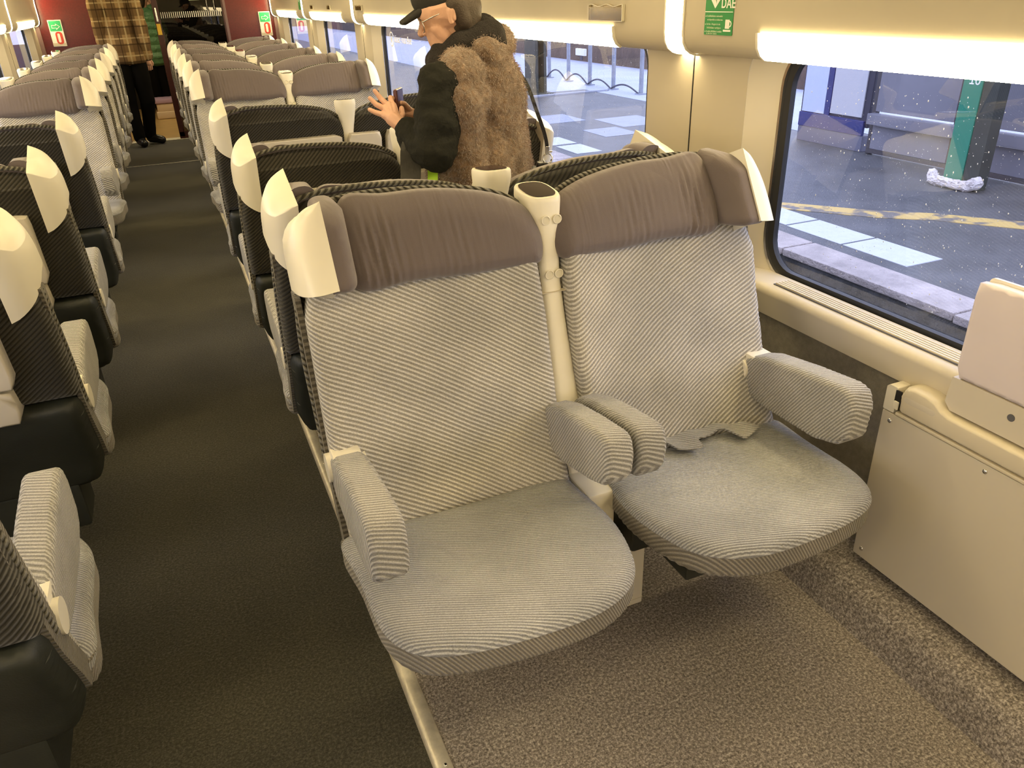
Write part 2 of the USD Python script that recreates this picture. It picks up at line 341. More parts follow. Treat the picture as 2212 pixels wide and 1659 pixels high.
for i, (a, b) in enumerate(((.228, .268), (-.565, -.525))):
    t = thing(f'trim_{i+1}', 'worn bright metal edging strip along the %s side of the aisle' % ('double-seat' if i == 0 else 'single-seat'), **ST)
    part(t, 'strip', strip(a, b), 'steel_strip')
    part(t, 'screw', [sph(((a + b) / 2 + .004, y, .010), (.004, .004, .0015), 1) for y in np.arange(.62, 10, .42)], 'chrome')
t = thing('trim_3', 'thin pale joint strip across the aisle carpet', **ST); part(t, 'strip', bx(-.52, .23, 8.55, 8.565, -.002, .003), 'steel_strip')

CEN = [-1.02, .98, 2.98, 4.98, 6.98, 8.98]     # window centres
PRO = [(1.425, 1.244), (1.405, 1.2455), (1.388, 1.2505), (1.373, 1.261), (1.364, 1.277), (1.3605, 1.30), (1.36, 1.33), (1.36, 1.46), (1.345, 1.60), (1.28, 1.74), (1.12, 1.87), (.85, 1.96), (.5, 2.0), (.18, 2.01)]
def offs(pts, d):
    p = np.asarray(pts, float); t = np.gradient(p, axis=0); t /= np.linalg.norm(t, axis=1, keepdims=True); return p + d * np.stack([-t[:, 1], t[:, 0]], 1)
def band(pts, d0, d1): return Polygon(np.vstack([offs(pts, d0), offs(pts, d1)[::-1]]))
def rrect(y0, y1, z0, z1, r): return sbox(y0 + r, z0 + r, y1 - r, z1 - r).buffer(r, quad_segs=8)
hole = lambda c, g=0: rrect(c - .76 + g, c + .76 - g, .60 if g == 0 else .692, 1.325 - g * .6, .13 if g == 0 else .10)
wallpoly = sbox(Y0, .62, Y1, 1.36)
for c in CEN: wallpoly = wallpoly.difference(hole(c))
def ring_loft(pa, xa, pb, xb, n=120):
    la, lb = pa.exterior, pb.exterior
    ctr = np.array(pa.centroid.coords[0])
    def samp(l):
        P = np.array([l.interpolate(k / 600, normalized=True).coords[0] for k in range(600)]); q = P - ctr
        a = np.arctan2(q[:, 1] / .28, q[:, 0] / .7); o = np.argsort(a); P = P[o]; a = a[o]
        tt = np.linspace(-np.pi, np.pi, n, endpoint=False); return np.stack([np.interp(tt, a, P[:, 0], period=2 * np.pi), np.interp(tt, a, P[:, 1], period=2 * np.pi)], 1)
    A, B = samp(la), samp(lb); v = np.vstack([np.c_[np.full(n, xa), A], np.c_[np.full(n, xb), B]])
    i = np.arange(n); j = (i + 1) % n
    f = np.vstack([np.stack([i, j, j + n], 1), np.stack([i, j + n, i + n], 1)])
    return T.Trimesh(v, f, process=False)
SILL = Polygon([(1.402, .604), (1.386, .668), (1.3875, .678), (1.392, .685), (1.40, .690), (1.41, .6915), (1.472, .696), (1.472, .604)])
def build_wall(side):
    S = (lambda m: m) if side == 'right' else (lambda m: mirx(m, 2 * XM))
    w = thing('wall_' + side, 'cream moulded side wall with grey plush lower panel and a row of windows, on the %s' % ('double-seat side' if side == 'right' else 'single-seat side'), **ST)
    part(w, 'window_panel', S(perm_x(wallpoly, 1.42, 1.435)), 'plastic_wall')
    for c in CEN[:-1]:
        part(w, 'panel_joint', S(bx(1.4185, 1.4215, c + .998, c + 1.002, .70, 1.246)), 'dark_gap', False)
    part(w, 'lower_panel', S(bx(1.42, 1.45, Y0, Y1, .10, .62)), 'plush_wall', False, 'grey plush panel under the window sill')
    part(w, 'sill', S(perm_y(SILL, Y0, Y1)), 'plastic_fascia', 50)
    part(w, 'coving', S(perm_y(band(PRO, 0, -.02), Y0, Y1)), 'plastic_wall', 40, 'cream coving above the windows')
    for c in CEN[1:] if side == 'right' else CEN[3:]:
        v = part(w, 'sill_vent', S(bx(1.411, 1.462, c - .60, c + .56, .690, .6945)), 'grey_rubber', False)
        for k in range(5):
            x = 1.414 + k * .0098; part(v, 'slat', S(perm_y(rpoly([(x, .69), (x + .0065, .69), (x + .0065, .6985), (x, .6985)], .002), c - .595, c + .555)), 'plastic_fascia')
    return w
wr_, wl_ = build_wall('right'), build_wall('left')
n = 0
for side in ('right', 'left'):
    S = (lambda m: m) if side == 'right' else (lambda m: mirx(m, 2 * XM))
    for c in CEN:
        n += 1
        where = {.98: 'nearest', 2.98: 'second', 4.98: 'third', 6.98: 'fourth', 8.98: 'farthest', -1.02: 'hindmost'}[c]
        w = thing(f'window_{n}', f'{where} rounded carriage window on the %s side' % ('double-seat' if side == 'right' else 'single-seat'), **ST)
        o, g = hole(c), hole(c, .085)
        part(w, 'reveal', S(ring_loft(o, 1.4205, g.buffer(.012), 1.478)), 'plastic_fascia', 40)
        part(w, 'chrome_lip', S(perm_x(g.buffer(.016).difference(g.buffer(.008)), 1.472, 1.486)), 'chrome', 40)
        part(w, 'gasket', S(perm_x(g.buffer(.009).difference(g.buffer(-.014)), 1.480, 1.496)), 'rubber', 40)
        part(w, 'pane', S(perm_x(g, 1.4895, 1.4905)), 'window_glass', False)
# ceiling: curved shell above the coving
part(None, 'ceiling', perm_y(band([(1.12, 1.872), (.85, 1.962), (.5, 2.002), (.18, 2.012), (-.14, 2.002), (-.49, 1.962), (-.76, 1.872)], 0, -.03), Y0, Y1), 'ceiling_cream', 40, **ST)
# end walls
opening = sbox(-.42, -.1, .87, 1.96)
endpoly = sbox(-1.12, -.05, 1.48, 2.1).difference(opening)
def perm_yz(poly, y0, y1): return perm_y(poly, y0, y1)
e = thing('wall_far', 'deep red end wall of the carriage around the sliding glass door', **ST)
part(e, 'red_panel', perm_y(endpoly, Y1, Y1 + .06), 'red_wall', False)
for a, b, nm in ((-.45, -.405, 'mauve jamb left of the open doorway'), (.845, .875, 'mauve jamb beside the glass door')): part(e, 'door_jamb', perm_y(rpoly([(a, 0), (b, 0), (b, 1.95), (a, 1.95)], .006), Y1 - .02, Y1 + .08), 'mauve_trim', label=nm)
part(e, 'corner_trim', bx(-1.06, -1.02, Y1 - .012, Y1 + .01, .1, 1.26), 'mauve_trim', False)
part(e, 'corner_trim', bx(1.385, 1.42, Y1 - .012, Y1 + .01, .1, 1.25), 'mauve_trim', False)
part(None, 'wall_near_unseen', bx(-1.12, 1.48, Y0 - .05, Y0, -.05, 2.1), 'plastic_wall', False, **ST)  # unseen wall behind the camera, closes the carriage to bounce light
# vestibule beyond the door
v = thing('wall_vestibule', 'dark walls of the lit entrance area beyond the glass door', **ST)
part(v, 'back_wall', bx(-1.1, 1.45, 13.5, 13.56, 0, 2.1), 'vestibule_dark', False); part(v, 'side_wall', bx(-.75, -.70, Y1 + .07, 13.5, 0, 2.1), 'tan_floor', False); part(v, 'side_wall', bx(1.1, 1.15, Y1 + .07, 13.5, 0, 2.1), 'vestibule_dark', False)
part(v, 'vestibule_ceiling', bx(-1.1, 1.45, Y1 + .06, 13.56, 2.05, 2.1), 'vestibule_dark', False)
part(None, 'floor', bx(-1.1, 1.45, Y1, 13.56, -.05, .004), 'tan_floor', False, **ST)
vl = thing('unseen_ceiling_lamp', 'unseen warm round ceiling lamp, lighting the entrance area beyond the door', 'lamp', (-.05, 11.3, 2.04))  # lamp out of view, placed to light the entrance floor
part(vl, 'diffuser', cyl((0, 0, -.02), (0, 0, .0), .30, 32), 'lamp_glow'); part(vl, 'rim', T.creation.annulus(.30, .33, .03, sections=32), 'chrome')

# ------------------------------------------------------------------ lamps
lp = PRO[2:7]; lp = lp[:4] + [(1.36, 1.310)]
for side in ('right', 'left'):
    S = (lambda m: m) if side == 'right' else (lambda m: mirx(m, 2 * XM))
    for c in CEN:
        where = {.98: 'nearest', 2.98: 'second', 4.98: 'third', 6.98: 'fourth', 8.98: 'farthest', -1.02: 'hindmost'}[c]
        t = thing('strip_light', f'{where} glowing strip light above the %s windows' % ('double-seat side' if side == 'right' else 'single-seat side'), 'strip light', group='strip lights above the windows')
        part(t, 'diffuser', S(perm_y(band(lp, .006, .0005), c - .64, c + .66)), 'lamp_glow', 40)
        for a in (c - .648, c + .66): part(t, 'end_cap', S(perm_y(band(lp, .0065, .0), a, a + .008)), 'white_plastic', 40)
full = PRO + [(L_(x), z) for x, z in PRO[::-1][1:]]
for k, c in enumerate([.0, 2.0, 3.98, 5.96, 7.98, 10.05]):
    t = thing('light_band', '%s warm light band that rises from the coving and crosses the ceiling' % ['hindmost', 'nearest', 'second', 'third', 'fourth', 'farthest'][k], 'light band', group='light bands across the ceiling')
    part(t, 'diffuser', perm_y(band(full, .004, .0005), c - .042, c + .042), 'lamp_glow_band', 40)
    for s in (-1, 1): part(t, 'edge_rail', perm_y(band(full, .0055, .0005), c + s * .045 - .003, c + s * .045 + .003), 'plastic_cream', 40)


# ------------------------------------------------------------------ seats (own space: x 0 = outer edge, y 0 = where back meets cushion, facing -y)
PZ = [.20, .30, .36, .42, .46, .56, .70, .87, 1.0, 1.08, 1.16]; PY = [-.05, -.03, -.012, .005, .026, .078, .122, .168, .208, .234, .262]
from scipy.interpolate import PchipInterpolator
PB = PchipInterpolator(PZ, PY)
def backmap(u, v, w): return u, PB(v) + w, v
CUSH = [(.0, .035), (-.004, -.08), (.0, -.20), (.010, -.29), (.040, -.342), (.113, -.378), (.26, -.396), (.40, -.382), (.468, -.336), (.505, -.25), (.518, -.13), (.508, -.03), (.500, .035), (.38, .045), (.25, .048), (.12, .045)]
HEAD = [(.119, .903), (.20, .900), (.36, .8965), (.48, .895), (.518, .900), (.531, .928), (.529, .968), (.510, 1.006), (.468, 1.033), (.372, 1.058), (.276, 1.068), (.180, 1.0705), (.128, 1.069), (.119, 1.060)]
SHELL = [(.006, .62), (.004, .86), (.016, .93), (.034, 1.000), (.066, 1.036), (.117, 1.051), (.276, 1.053), (.372, 1.044), (.468, 1.020), (.512, .990), (.527, .94), (.523, .80), (.520, .62)]
def build_seat(side, low=0.0):
    L = side == 'left'
    dn = lambda pts, k=1.0: [(x, z - low * k * min(1, max(0, (z - .93) / .06))) for x, z in pts]
    S = (lambda m: m) if L else (lambda m: mirx(m))
    t = thing('train_seat', None, 'seat')
    cp = Polygon(spline(CUSH, 110))
    cp = cp.intersection(sbox(-.1, -1, 1, .035))
    nz = lambda u, v: .004 * meshkit.fbm(np.stack([u * 7, v * 7, u * 0], -1), 3, 3)
    top = pillow(cp, lambda d, u, v: .430 + .022 * dome_(d, .035) + .006 * np.clip(d / .12, 0, 1) - .010 * np.exp(-((u - .25) ** 2 / .012 + (v + .13) ** 2 / .02)) + nz(u, v) - .02 * np.clip((v + .0) / .04, 0, 1),
                 lambda d, u, v: .430 - .012 * np.clip(d / .01, 0, 1), lambda u, v, w: (u, v, w + .012 * np.clip(-v / .4, 0, 1)), .016)
    seat = part(t, 'seat_cushion', S(top), 'cord_seat_' + side, 60)
    bord = pillow(cp.buffer(-.001), lambda d, u, v: .431 + 0 * d, lambda d, u, v: .431 - .040 - .020 * dome_(d, .03) + .0 * u, lambda u, v, w: (u, v, w + .012 * np.clip(-v / .4, 0, 1)), .03)
    part(t, 'cushion_border', S(bord), 'cord_border', 50)
    # back pad
    bp = rpoly([(.012, .425), (.505, .425), (.510, .60), (.512, .80), (.505, .97), (.46, 1.0), (.09, 1.0), (.035, .93), (.012, .86), (.008, .60)], .012)
    pad = pillow(bp, lambda d, u, v: -.026 * dome_(d, .03) + .027 * np.clip(1 - ((u - .26) / .20) ** 2, -1, 1) - .020 * np.exp(-((v - .60) / .10) ** 2) * np.exp(-((u - .26) / .17) ** 2) + .010 * (meshkit.fbm(np.stack([u * 6, v * 6, u * 0 + 4], -1), 3, 9) - .5),
                 lambda d, u, v: .028 + 0 * d, backmap, .016)
    part(t, 'backrest', S(pad), 'cord_back_' + side, 60)
    # headrest: long pillow and the outer bolster
    def hf(d, u, v):
        k = np.clip((1.07 - low - v) / .17, 0, 1)
        fold = (.0032 * np.sin(u * 2 * np.pi / .0155 + v * 26) + .0022 * np.sin(u * 2 * np.pi / .024 - v * 34 + 1)) * (np.exp(-((u - .172) / .036) ** 2) + .30 * np.exp(-((u - .33) / .06) ** 2)) * np.clip((v - .90) / .03, 0, 1) * np.clip((1.06 - v) / .05, 0, 1)
        return -(.006 + .052 * (k ** .55)) * dome_(d, .05) + .004 + fold
    hp = Polygon(spline(dn(HEAD), 120))
    part(t, 'headrest', S(pillow(hp, hf, lambda d, u, v: .02 + 0 * d, backmap, .0045)), 'headrest_cloth', 70)
    bo = Polygon(spline(dn([(.062, .930), (.080, .921), (.112, .920), (.121, .935), (.122, 1.02), (.119, 1.055), (.106, 1.071), (.084, 1.075), (.068, 1.070), (.062, 1.03), (.062, .97)], .8), 60))
    part(t, 'headrest_bolster', S(pillow(bo, lambda d, u, v: .03 - (.030 + PB(v) - (.068 + .60 * (v - .945))) * dome_((.1225 - u).clip(0), .034) * dome_((v - .918).clip(0), .030) * dome_((1.077 - .8 * low - v).clip(0), .034), lambda d, u, v: .03 + 0 * d, backmap, .008, (.002, .004, .007, .011, .016))), 'headrest_cloth', 70)
    # wing cap on the outer side
    m, nl = 22, 18
    th = np.linspace(0, np.pi, m); rows = []
    for j in range(nl + 1):
        s = j / nl; ring = []
        for q in th:
            zb = np.interp(q, [0, np.pi / 2, np.pi * .75, np.pi], [.945, .925, .880, .845]); zt = np.interp(q, [0, np.pi * .25, np.pi / 2, np.pi * .75, np.pi], [1.090 - .6 * low, 1.056 - .3 * low, 1.004, .998, 1.024])
            z = zb + (zt - zb) * (1 - (1 - s) ** 1.35)
            xi = np.interp(q, [0, np.pi], [.069, .066])
            r = np.clip((z - .960) / (1.090 - .6 * low - .960), 0, 1); xo = xi - xi * math.sqrt(max(0, 1 - r ** 2.2)) - .002
            yf = .062 + .60 * (z - .945); yr = float(PB(z)) + .104
            yr = max(yr, yf + .02)
            k = math.sin(q) ** .75; c = math.cos(q); cc = math.copysign(abs(c) ** .8, c)
            ring.append((xi - (xi - xo) * k, (yf + yr) / 2 - (yr - yf) / 2 * cc, z))
        rows.append(ring)
    last = np.array(rows[-1]); k_ = th / np.pi
    tgt = last[0] + (last[-1] - last[0]) * k_[:, None]
    for s in (.2, .4, .6, .8, 1.0):
        e_ = last + (tgt - last) * s; b_ = np.sin(np.pi * s) ** .8 * np.sin(th); e_[:, 0] -= .010 * b_; e_[:, 2] += .012 * b_; rows.append(e_.tolist())
    nl += 5
    v = np.array(rows).reshape(-1, 3); f = []
    for j in range(nl):
        for i in range(m):
            a, b = j * m + i, j * m + (i + 1) % m; f += [(a, b, b + m), (a, b + m, a + m)]
    c0 = len(v); v = np.vstack([v, v[:m].mean(0), v[-m:].mean(0)])
    for i in range(m): f += [(c0, (i + 1) % m, i), (c0 + 1, nl * m + i, nl * m + (i + 1) % m)]
    cm = T.Trimesh(v, f, process=False); cm.fix_normals()
    part(t, 'wing_cap', S(cm), 'white_plastic', 44)
    # rear shell
    sp = Polygon(spline(dn(SHELL), 120)).union(sbox(.006, .62, .52, .70)).intersection(sbox(0, .62, 1, 2)).buffer(0)
    part(t, 'back_shell', S(pillow(sp, lambda d, u, v: .030 - .004 * np.clip(d / .004, 0, 1), lambda d, u, v: .046 + .038 * dome_(d, .035) + .012 * np.clip((1 - v) / .4, 0, 1), lambda u, v, w: backmap(u, v - np.clip((w - .030) / .045, 0, 1) * np.maximum(0, v - 1.006 + low) * .85, w), .02)), 'cord_dark', 50)
    lo = rpoly([(.006, .622), (.520, .622), (.515, .40), (.49, .335), (.45, .325), (.07, .325), (.03, .335), (.010, .40)], .03)
    part(t, 'lower_shell', S(pillow(lo, lambda d, u, v: .030 + 0 * d, lambda d, u, v: .060 + .048 * dome_(d, .03), backmap, .03)), 'vinyl_dark', 50)
    part(t, 'shell_side', S(perm_x(Polygon([(float(PB(z)) + .010, z) for z in np.linspace(.40, .90, 12)] + [(float(PB(z)) + .058, z) for z in np.linspace(.90, .40, 12)]), .001, .012)), 'cord_side')
    part(t, 'shell_side', S(perm_x(Polygon([(float(PB(z)) + .010, z) for z in np.linspace(.40, .93, 12)] + [(float(PB(z)) + .058, z) for z in np.linspace(.93, .40, 12)]), .511, .522)), 'cord_side')
    e = np.array([(.002, .58), (.001, .70)] + [(x, z + .012 * (z > .90)) for x, z in dn(SHELL)[1:-1]] + [(.524, .70), (.522, .58)]); e = spline(e, 90, False)
    part(t, 'piping', S(sweep(np.stack([e[:, 0], PB(e[:, 1]) + .036, e[:, 1]], 1), .0062, 8)), 'cord_rope', 60)
    # armrests
    def arm(x0, x1, k=1.0, low=0.0):
        pr = rpoly([(.085 if y_ > .08 else y_ * (k if y_ < 0 else 1), z_ - (low if z_ < .6 and y_ < -.1 else 0)) for y_, z_ in [(.085, .585), (.060, .612), (.0, .634), (-.12, .652), (-.235, .664), (-.262, .656), (-.276, .622), (-.270, .575), (-.245, .548), (-.18, .530), (-.02, .505), (.055, .512), (.085, .545)]], .012)
        h = (x1 - x0) / 2; c = (x0 + x1) / 2
        return pillow(pr, lambda d, u, v: c - h + .012 * (1 - dome_(d, .014)), lambda d, u, v: c + h - .012 * (1 - dome_(d, .014)), lambda u, v, w: (w, u, v), .02, (.003, .008, .013))
    a = part(t, 'outer_armrest', S(arm(.002, .068, 1.0, .022)), 'cord_arm', 60)
    part(a, 'hinge', S([cyl((-.004, .078, .575), (.074, .078, .575), .030, 24), bx(.006, .064, .03, .085, .590, .618, .006)]), 'plastic_cream', 40)
    part(a, 'screw', S(cyl((.066, .052, .540), (.0705, .052, .540), .0045, 10)), 'dark_gap')
    a = part(t, 'inner_armrest', S(arm(.474, .536, .79, -.004)), 'cord_arm', 60)
    part(a, 'hinge', S(cyl((.470, .080, .565), (.540, .080, .565), .024, 20)), 'plastic_cream', 40)
    # folding tray on the rear
    def trayp(z0, z1, d0, d1, x0=.10 if L else .15, x1=.385 if L else .505):
        return pillow(rpoly([(x0, z0), (x1, z0), (x1, z1), (x0, z1)], .010), lambda d, u, v: d0 + 0 * d, lambda d, u, v: d1 - .004 * (1 - dome_(d, .006)), lambda u, v, w: (u, PB(.62) + (v - .62) * .27 + w, v), .05, (.003, .006))
    tr = part(t, 'tray_table', S(trayp(.695, .905, .075, .135)), 'console_panel', 45)
    part(tr, 'tray_hinge', S(trayp(.60, .690, .075, .128, .115 if L else .165, .37 if L else .49)), 'console_panel', 45)
    # frame under the cushion
    part(t, 'seat_frame', S([bx(.05, .47, -.30, .02, .345, .378, .006), bx(.08, .44, -.05, .09, .22, .35, .01)]), 'vinyl_dark', 40)
    return t
seat_left = build_seat('left'); seat_right = build_seat('right')
away_left = build_seat('left', .032); away_right = build_seat('right', .032)

def build_console():
    t = thing('seat_console', None, 'seat console')
    # slender post between the two backs, flared at its top; own space x 0 = middle of the pair
    def sec(z):
        hw = np.interp(z, [.30, .45, .60, .75, .88, .95, 1.01, 1.04], [.046, .044, .037, .0295, .0275, .031, .040, .042]); yf = float(PB(z)) - .005 + np.interp(z, [.3, .6, .85, .95, 1.03], [.02, .0, .005, -.015, -.035]); yr = float(PB(z)) + np.interp(z, [.3, .8, .9, 1.04], [.10, .09, .085, .085])
        a = np.linspace(0, 2 * np.pi, 28, endpoint=False); sg = lambda q, p: np.sign(q) * np.abs(q) ** p
        return np.stack([hw * sg(np.cos(a), .62), (yf + yr) / 2 - (yr - yf) / 2 * sg(np.sin(a), .7), np.full(28, z)], 1)
    zs = list(np.linspace(.30, 1.02, 26)); rings = [sec(z) for z in zs]
    top = rings[-1]; c = top.mean(0)
    slope = lambda p: p + np.array([0, 0, 1.]) * (.012 + .10 * (p[:, 1:2] - c[1]))
    rings.append(slope(c + (top - c) * .99)); rings.append(slope(c + (top - c) * .94) + [0, 0, .004])
    v = np.vstack(rings + [rings[-1].mean(0)[None]]); k = 28; f = []
    for j in range(len(rings) - 1):
        for i in range(k): a, b = j * k + i, j * k + (i + 1) % k; f += [(a, b, b + k), (a, b + k, a + k)]
    for i in range(k): f.append(((len(rings) - 1) * k + i, (len(rings) - 1) * k + (i + 1) % k, len(v) - 1))
    m = T.Trimesh(v, f, process=False); m.fix_normals()
    part(t, 'post', m, 'plastic_cream', 40)
    d = slope(c + (top - c) * .80) + [0, 0, .0045]; dv = np.vstack([d, d + [0, 0, .0012], d.mean(0) + [0, 0, .0022]]); f = []
    for i in range(k): j = (i + 1) % k; f += [(i, j, j + k), (i, j + k, i + k), (i + k, j + k, 2 * k)]
    dm = T.Trimesh(dv, f, process=False); dm.fix_normals()
    dp = part(t, 'seat_display', dm, 'display_dark', 40, 'dark glossy seat number display')
    for z, dx in ((.985, .017), (.985, -.010), (.868, .015), (.868, -.008)):
        y = float(PB(z)) - .012 + np.interp(z, [.868, .985], [.006, -.018])
        rl = part(t, 'reading_light', cyl((dx, y - .001, z), (dx, y + .02, z - .004), .0085, 18), 'clear_lens', 40); part(rl, 'bezel', [T.creation.torus(.0092, .0014, 20, 8, transform=T.transformations.translation_matrix([dx, y - .0008, z]) @ T.transformations.rotation_matrix(np.pi / 2, [1, 0, 0]))], 'white_plastic', 60)
    part(t, 'collar_joint', bx(-.0285, .0285, float(PB(.83)) - .0035, float(PB(.83)) + .05, .829, .8305), 'plastic_fascia', False)
    part(t, 'rear_tray', pillow(rpoly([(-.128, .70), (.012, .70), (.012, .905), (-.128, .905)], .010), lambda d, u, v: .07 + 0 * d, lambda d, u, v: .135 - .004 * (1 - dome_(d, .006)), lambda u, v, w: (-u * -1, PB(.62) + (v - .62) * .27 + w, v), .05, (.003, .006)), 'console_panel', 45)
    part(t, 'post_foot', bx(-.034, .034, -.075, .12, .245, .44, .008), 'plastic_cream', 40)
    return t
console0 = build_console()
def build_pedestal():
    t = thing('seat_pedestal', None, 'seat pedestal')
    part(t, 'box', bx(-.05, .17, .0, .20, .0, .24, .004), 'plastic_cream', 40); part(t, 'seam', bx(-.0505, .1705, -.0004, .2004, .018, .0195), 'plastic_fascia', False)
    return t
pedestal0 = build_pedestal()

XR, XW, XC, XL = .156, 1.24, .702, -.31        # aisle edge of the double seats, their window edge, the post, aisle edge of the single seats
CAMROWS = [0.0] + [3.50 + .84 * k for k in range(6)]            # rows that face the camera (offset from the nearest)
AWAYROWS = [2.02, 2.78, 3.66]                                   # rows that face away: where back meets cushion
move = lambda p, loc: p.GetAttribute('xformOp:translate').Set(Gf.Vec3d(*map(float, loc)))
ordn = ['nearest', 'second', 'third', 'fourth', 'fifth', 'sixth', 'farthest']
for s, loc, lab in ((seat_left, (XR, 1.28, 0), 'big pale grey corduroy aisle seat in the foreground, facing the camera'), (seat_right, (XW, 1.28, 0), 'big pale grey corduroy window seat in the foreground beside the folded table')):
    move(s, loc); tag(s, lab, group='seats facing the camera')
move(pedestal0, (XC, 1.28, 0)); tag(pedestal0, 'cream box pedestal on the brown carpet under the foreground pair', group='cream pedestals under the seats'); move(console0, (XC, 1.28, 0)); tag(console0, 'cream post with small round lamps between the two foreground seats', group='cream posts between the seats')
GA, GB, GC = 'seats facing the camera', 'dark-backed seats facing away', 'cream posts between the seats'
for k, y in enumerate(CAMROWS[1:]):
    o = ['first', 'second', 'third', 'fourth', 'fifth', 'last'][k]
    copy(seat_left, f'grey aisle seat of the double rows, {o} row past the dark backs', (XR, 1.28 + y, 0), 0, GA)
    copy(seat_right, f'grey window seat of the double rows, {o} row past the dark backs', (XW, 1.28 + y, 0), 0, GA)
    copy(console0, f'cream post between the grey double seats, {o} row past the dark backs', (XC, 1.28 + y, 0), 0, GC)
    copy(pedestal0, f'cream pedestal under the grey double seats, {o} row past the dark backs', (XC, 1.28 + y, 0)); copy(pedestal0, f'cream pedestal under the grey single seats, {o} row left of the aisle', (XL - .542, 1.34 + y, 0))
    copy(seat_right, f'grey single seat left of the aisle facing the camera, {o} of the six rows', (XL, 1.34 + y, 0), 0, 'single seats left of the aisle facing the camera')
    copy(console0, f'cream post beside the grey single seat, {o} row left of the aisle', (XL - .542, 1.34 + y, 0), 0, GC)
for k, y in enumerate(AWAYROWS):
    o = ['directly behind the foreground pair', 'middle of the three dark-backed rows', 'farthest of the three dark-backed rows'][k]
    dz = -.022 if k == 1 else 0
    for sd, x_, nm in ((away_right, XR, 'aisle'), (away_left, XW, 'window')):
        lb = f'dark-backed {nm} seat, {o}'
        if k == 0: move(sd, (x_, y, dz)); sd.GetAttribute('xformOp:rotateZ').Set(180.0); tag(sd, lb, group=GB)
        else: copy(sd, lb, (x_, y, dz), 180, GB)
    copy(console0, f'cream display post, {o}', (XC, y, 0), 180, GC); copy(pedestal0, f'cream pedestal under the dark-backed pair, {o}', (XC, y, 0), 180)
for k, y in enumerate([1.20] + AWAYROWS):
    o = ['nearest the camera, only armrest and cushion showing', 'second from the camera', 'third from the camera', 'farthest from the camera'][k]
    copy(pedestal0, f'cream pedestal under the dark-backed single seat {o}', (XL - .542, y, 0), 180)
    copy(away_left, f'dark-backed single seat left of the aisle, {o}', (XL, y, 0), 180, 'dark-backed single seats left of the aisle')

# two torn tabs of cloth at the foot of the foreground window seat's back
fp = Polygon([(-.335, .010), (-.322, -.036), (-.268, -.052), (-.262, -.020), (-.19, -.004), (-.175, -.012), (-.155, -.060), (-.098, -.040), (-.115, -.006), (-.19, .016), (-.30, .016)]).buffer(.003)
part(None, 'cloth_strip', T.util.concatenate([pillow(affinity.translate(fp, XW, 1.275), lambda d, u, v: .0625 * 0 + .474 + .006 * np.sin(u * 40) ** 2 + 0 * d, lambda d, u, v: .470 + .006 * np.sin(u * 40) ** 2 + 0 * d, lambda u, v, w: (u, v, w), .012)]), 'cord_arm', 50, 'loose grey cloth strip with two tabs on the foreground window seat', 'cloth strip')

# ------------------------------------------------------------------ folded table under the near window
t = thing('folding_table', 'cream wall table folded upright below the near window, pinkish leaf standing on top', 'table')
lowp = part(t, 'lower_plate', bx(1.362, 1.421, -.60, 1.088, .135, .545, .003), 'console_panel', 40)
for y, z in ((1.063, .526), (1.064, .16), (.825, .530), (.55, .526), (.25, .526), (.25, .16)): part(lowp, 'screw', sph((1.3615, y, z), (.003, .0055, .0055), 2), 'chrome', 60)
part(t, 'edge_rail', bx(1.3585, 1.421, -.60, 1.052, .547, .556, .003), 'plastic_fascia', 40)
hump = Polygon([(1.046, .556), (1.050, .60), (1.040, .622), (1.020, .629), (.985, .629), (.962, .624), (.945, .612), (.925, .606), (-.60, .604), (-.60, .556)]).buffer(-.006).buffer(.006)
part(t, 'table_base', pillow(hump, lambda d, u, v: 1.3605 - .004 * dome_(d, .012) + .010 * (1 - dome_(d, .012)), lambda d, u, v: 1.421 + 0 * d, lambda u, v, w: (w, u, v), .012, (.003, .006, .009)), 'plastic_fascia', 50)
part(t, 'finger_groove', pillow(rrect(.955, 1.035, .588, .604, .007), lambda d, u, v: 1.3568 - .0008 * dome_(d, .006), lambda d, u, v: 1.3590 + 0 * d, lambda u, v, w: (w, u, v), .01), 'console_panel', 60)
part(t, 'end_block', perm_x(rpoly([(1.058, .548), (1.088, .548), (1.088, .604), (1.082, .610), (1.060, .610)], .003), 1.362, 1.421), 'white_plastic', 40)
part(t, 'slot', bx(1.3608, 1.364, 1.047, 1.062, .560, .605), 'dark_gap', False)
part(t, 'latch', bx(1.358, 1.372, 1.048, 1.061, .560, .580, .002), 'white_plastic', 40)
br = part(t, 'bracket_plate', perm_x(rpoly([(.938, .612), (.953, .628), (.949, .686), (-.60, .686), (-.60, .612)], .002), 1.372, 1.398), 'console_panel', 40)
part(br, 'screw_cap', cyl((1.3705, .812, .658), (1.374, .812, .658), .0075, 20), 'grey_rubber', 40)
lf = part(t, 'table_leaf', pillow(rrect(-.60, .947, .687, .894, .012), lambda d, u, v: 1.370 + .006 * (1 - dome_(d, .010)), lambda d, u, v: 1.392 + 0 * d, lambda u, v, w: (w, u, v), .05, (.003, .006, .010)), 'leaf_pink', 50, 'pinkish upright table leaf')
part(lf, 'rear_edge', perm_x(rrect(-.60, .938, .687, .900, .010), 1.393, 1.400), 'white_plastic', 40)

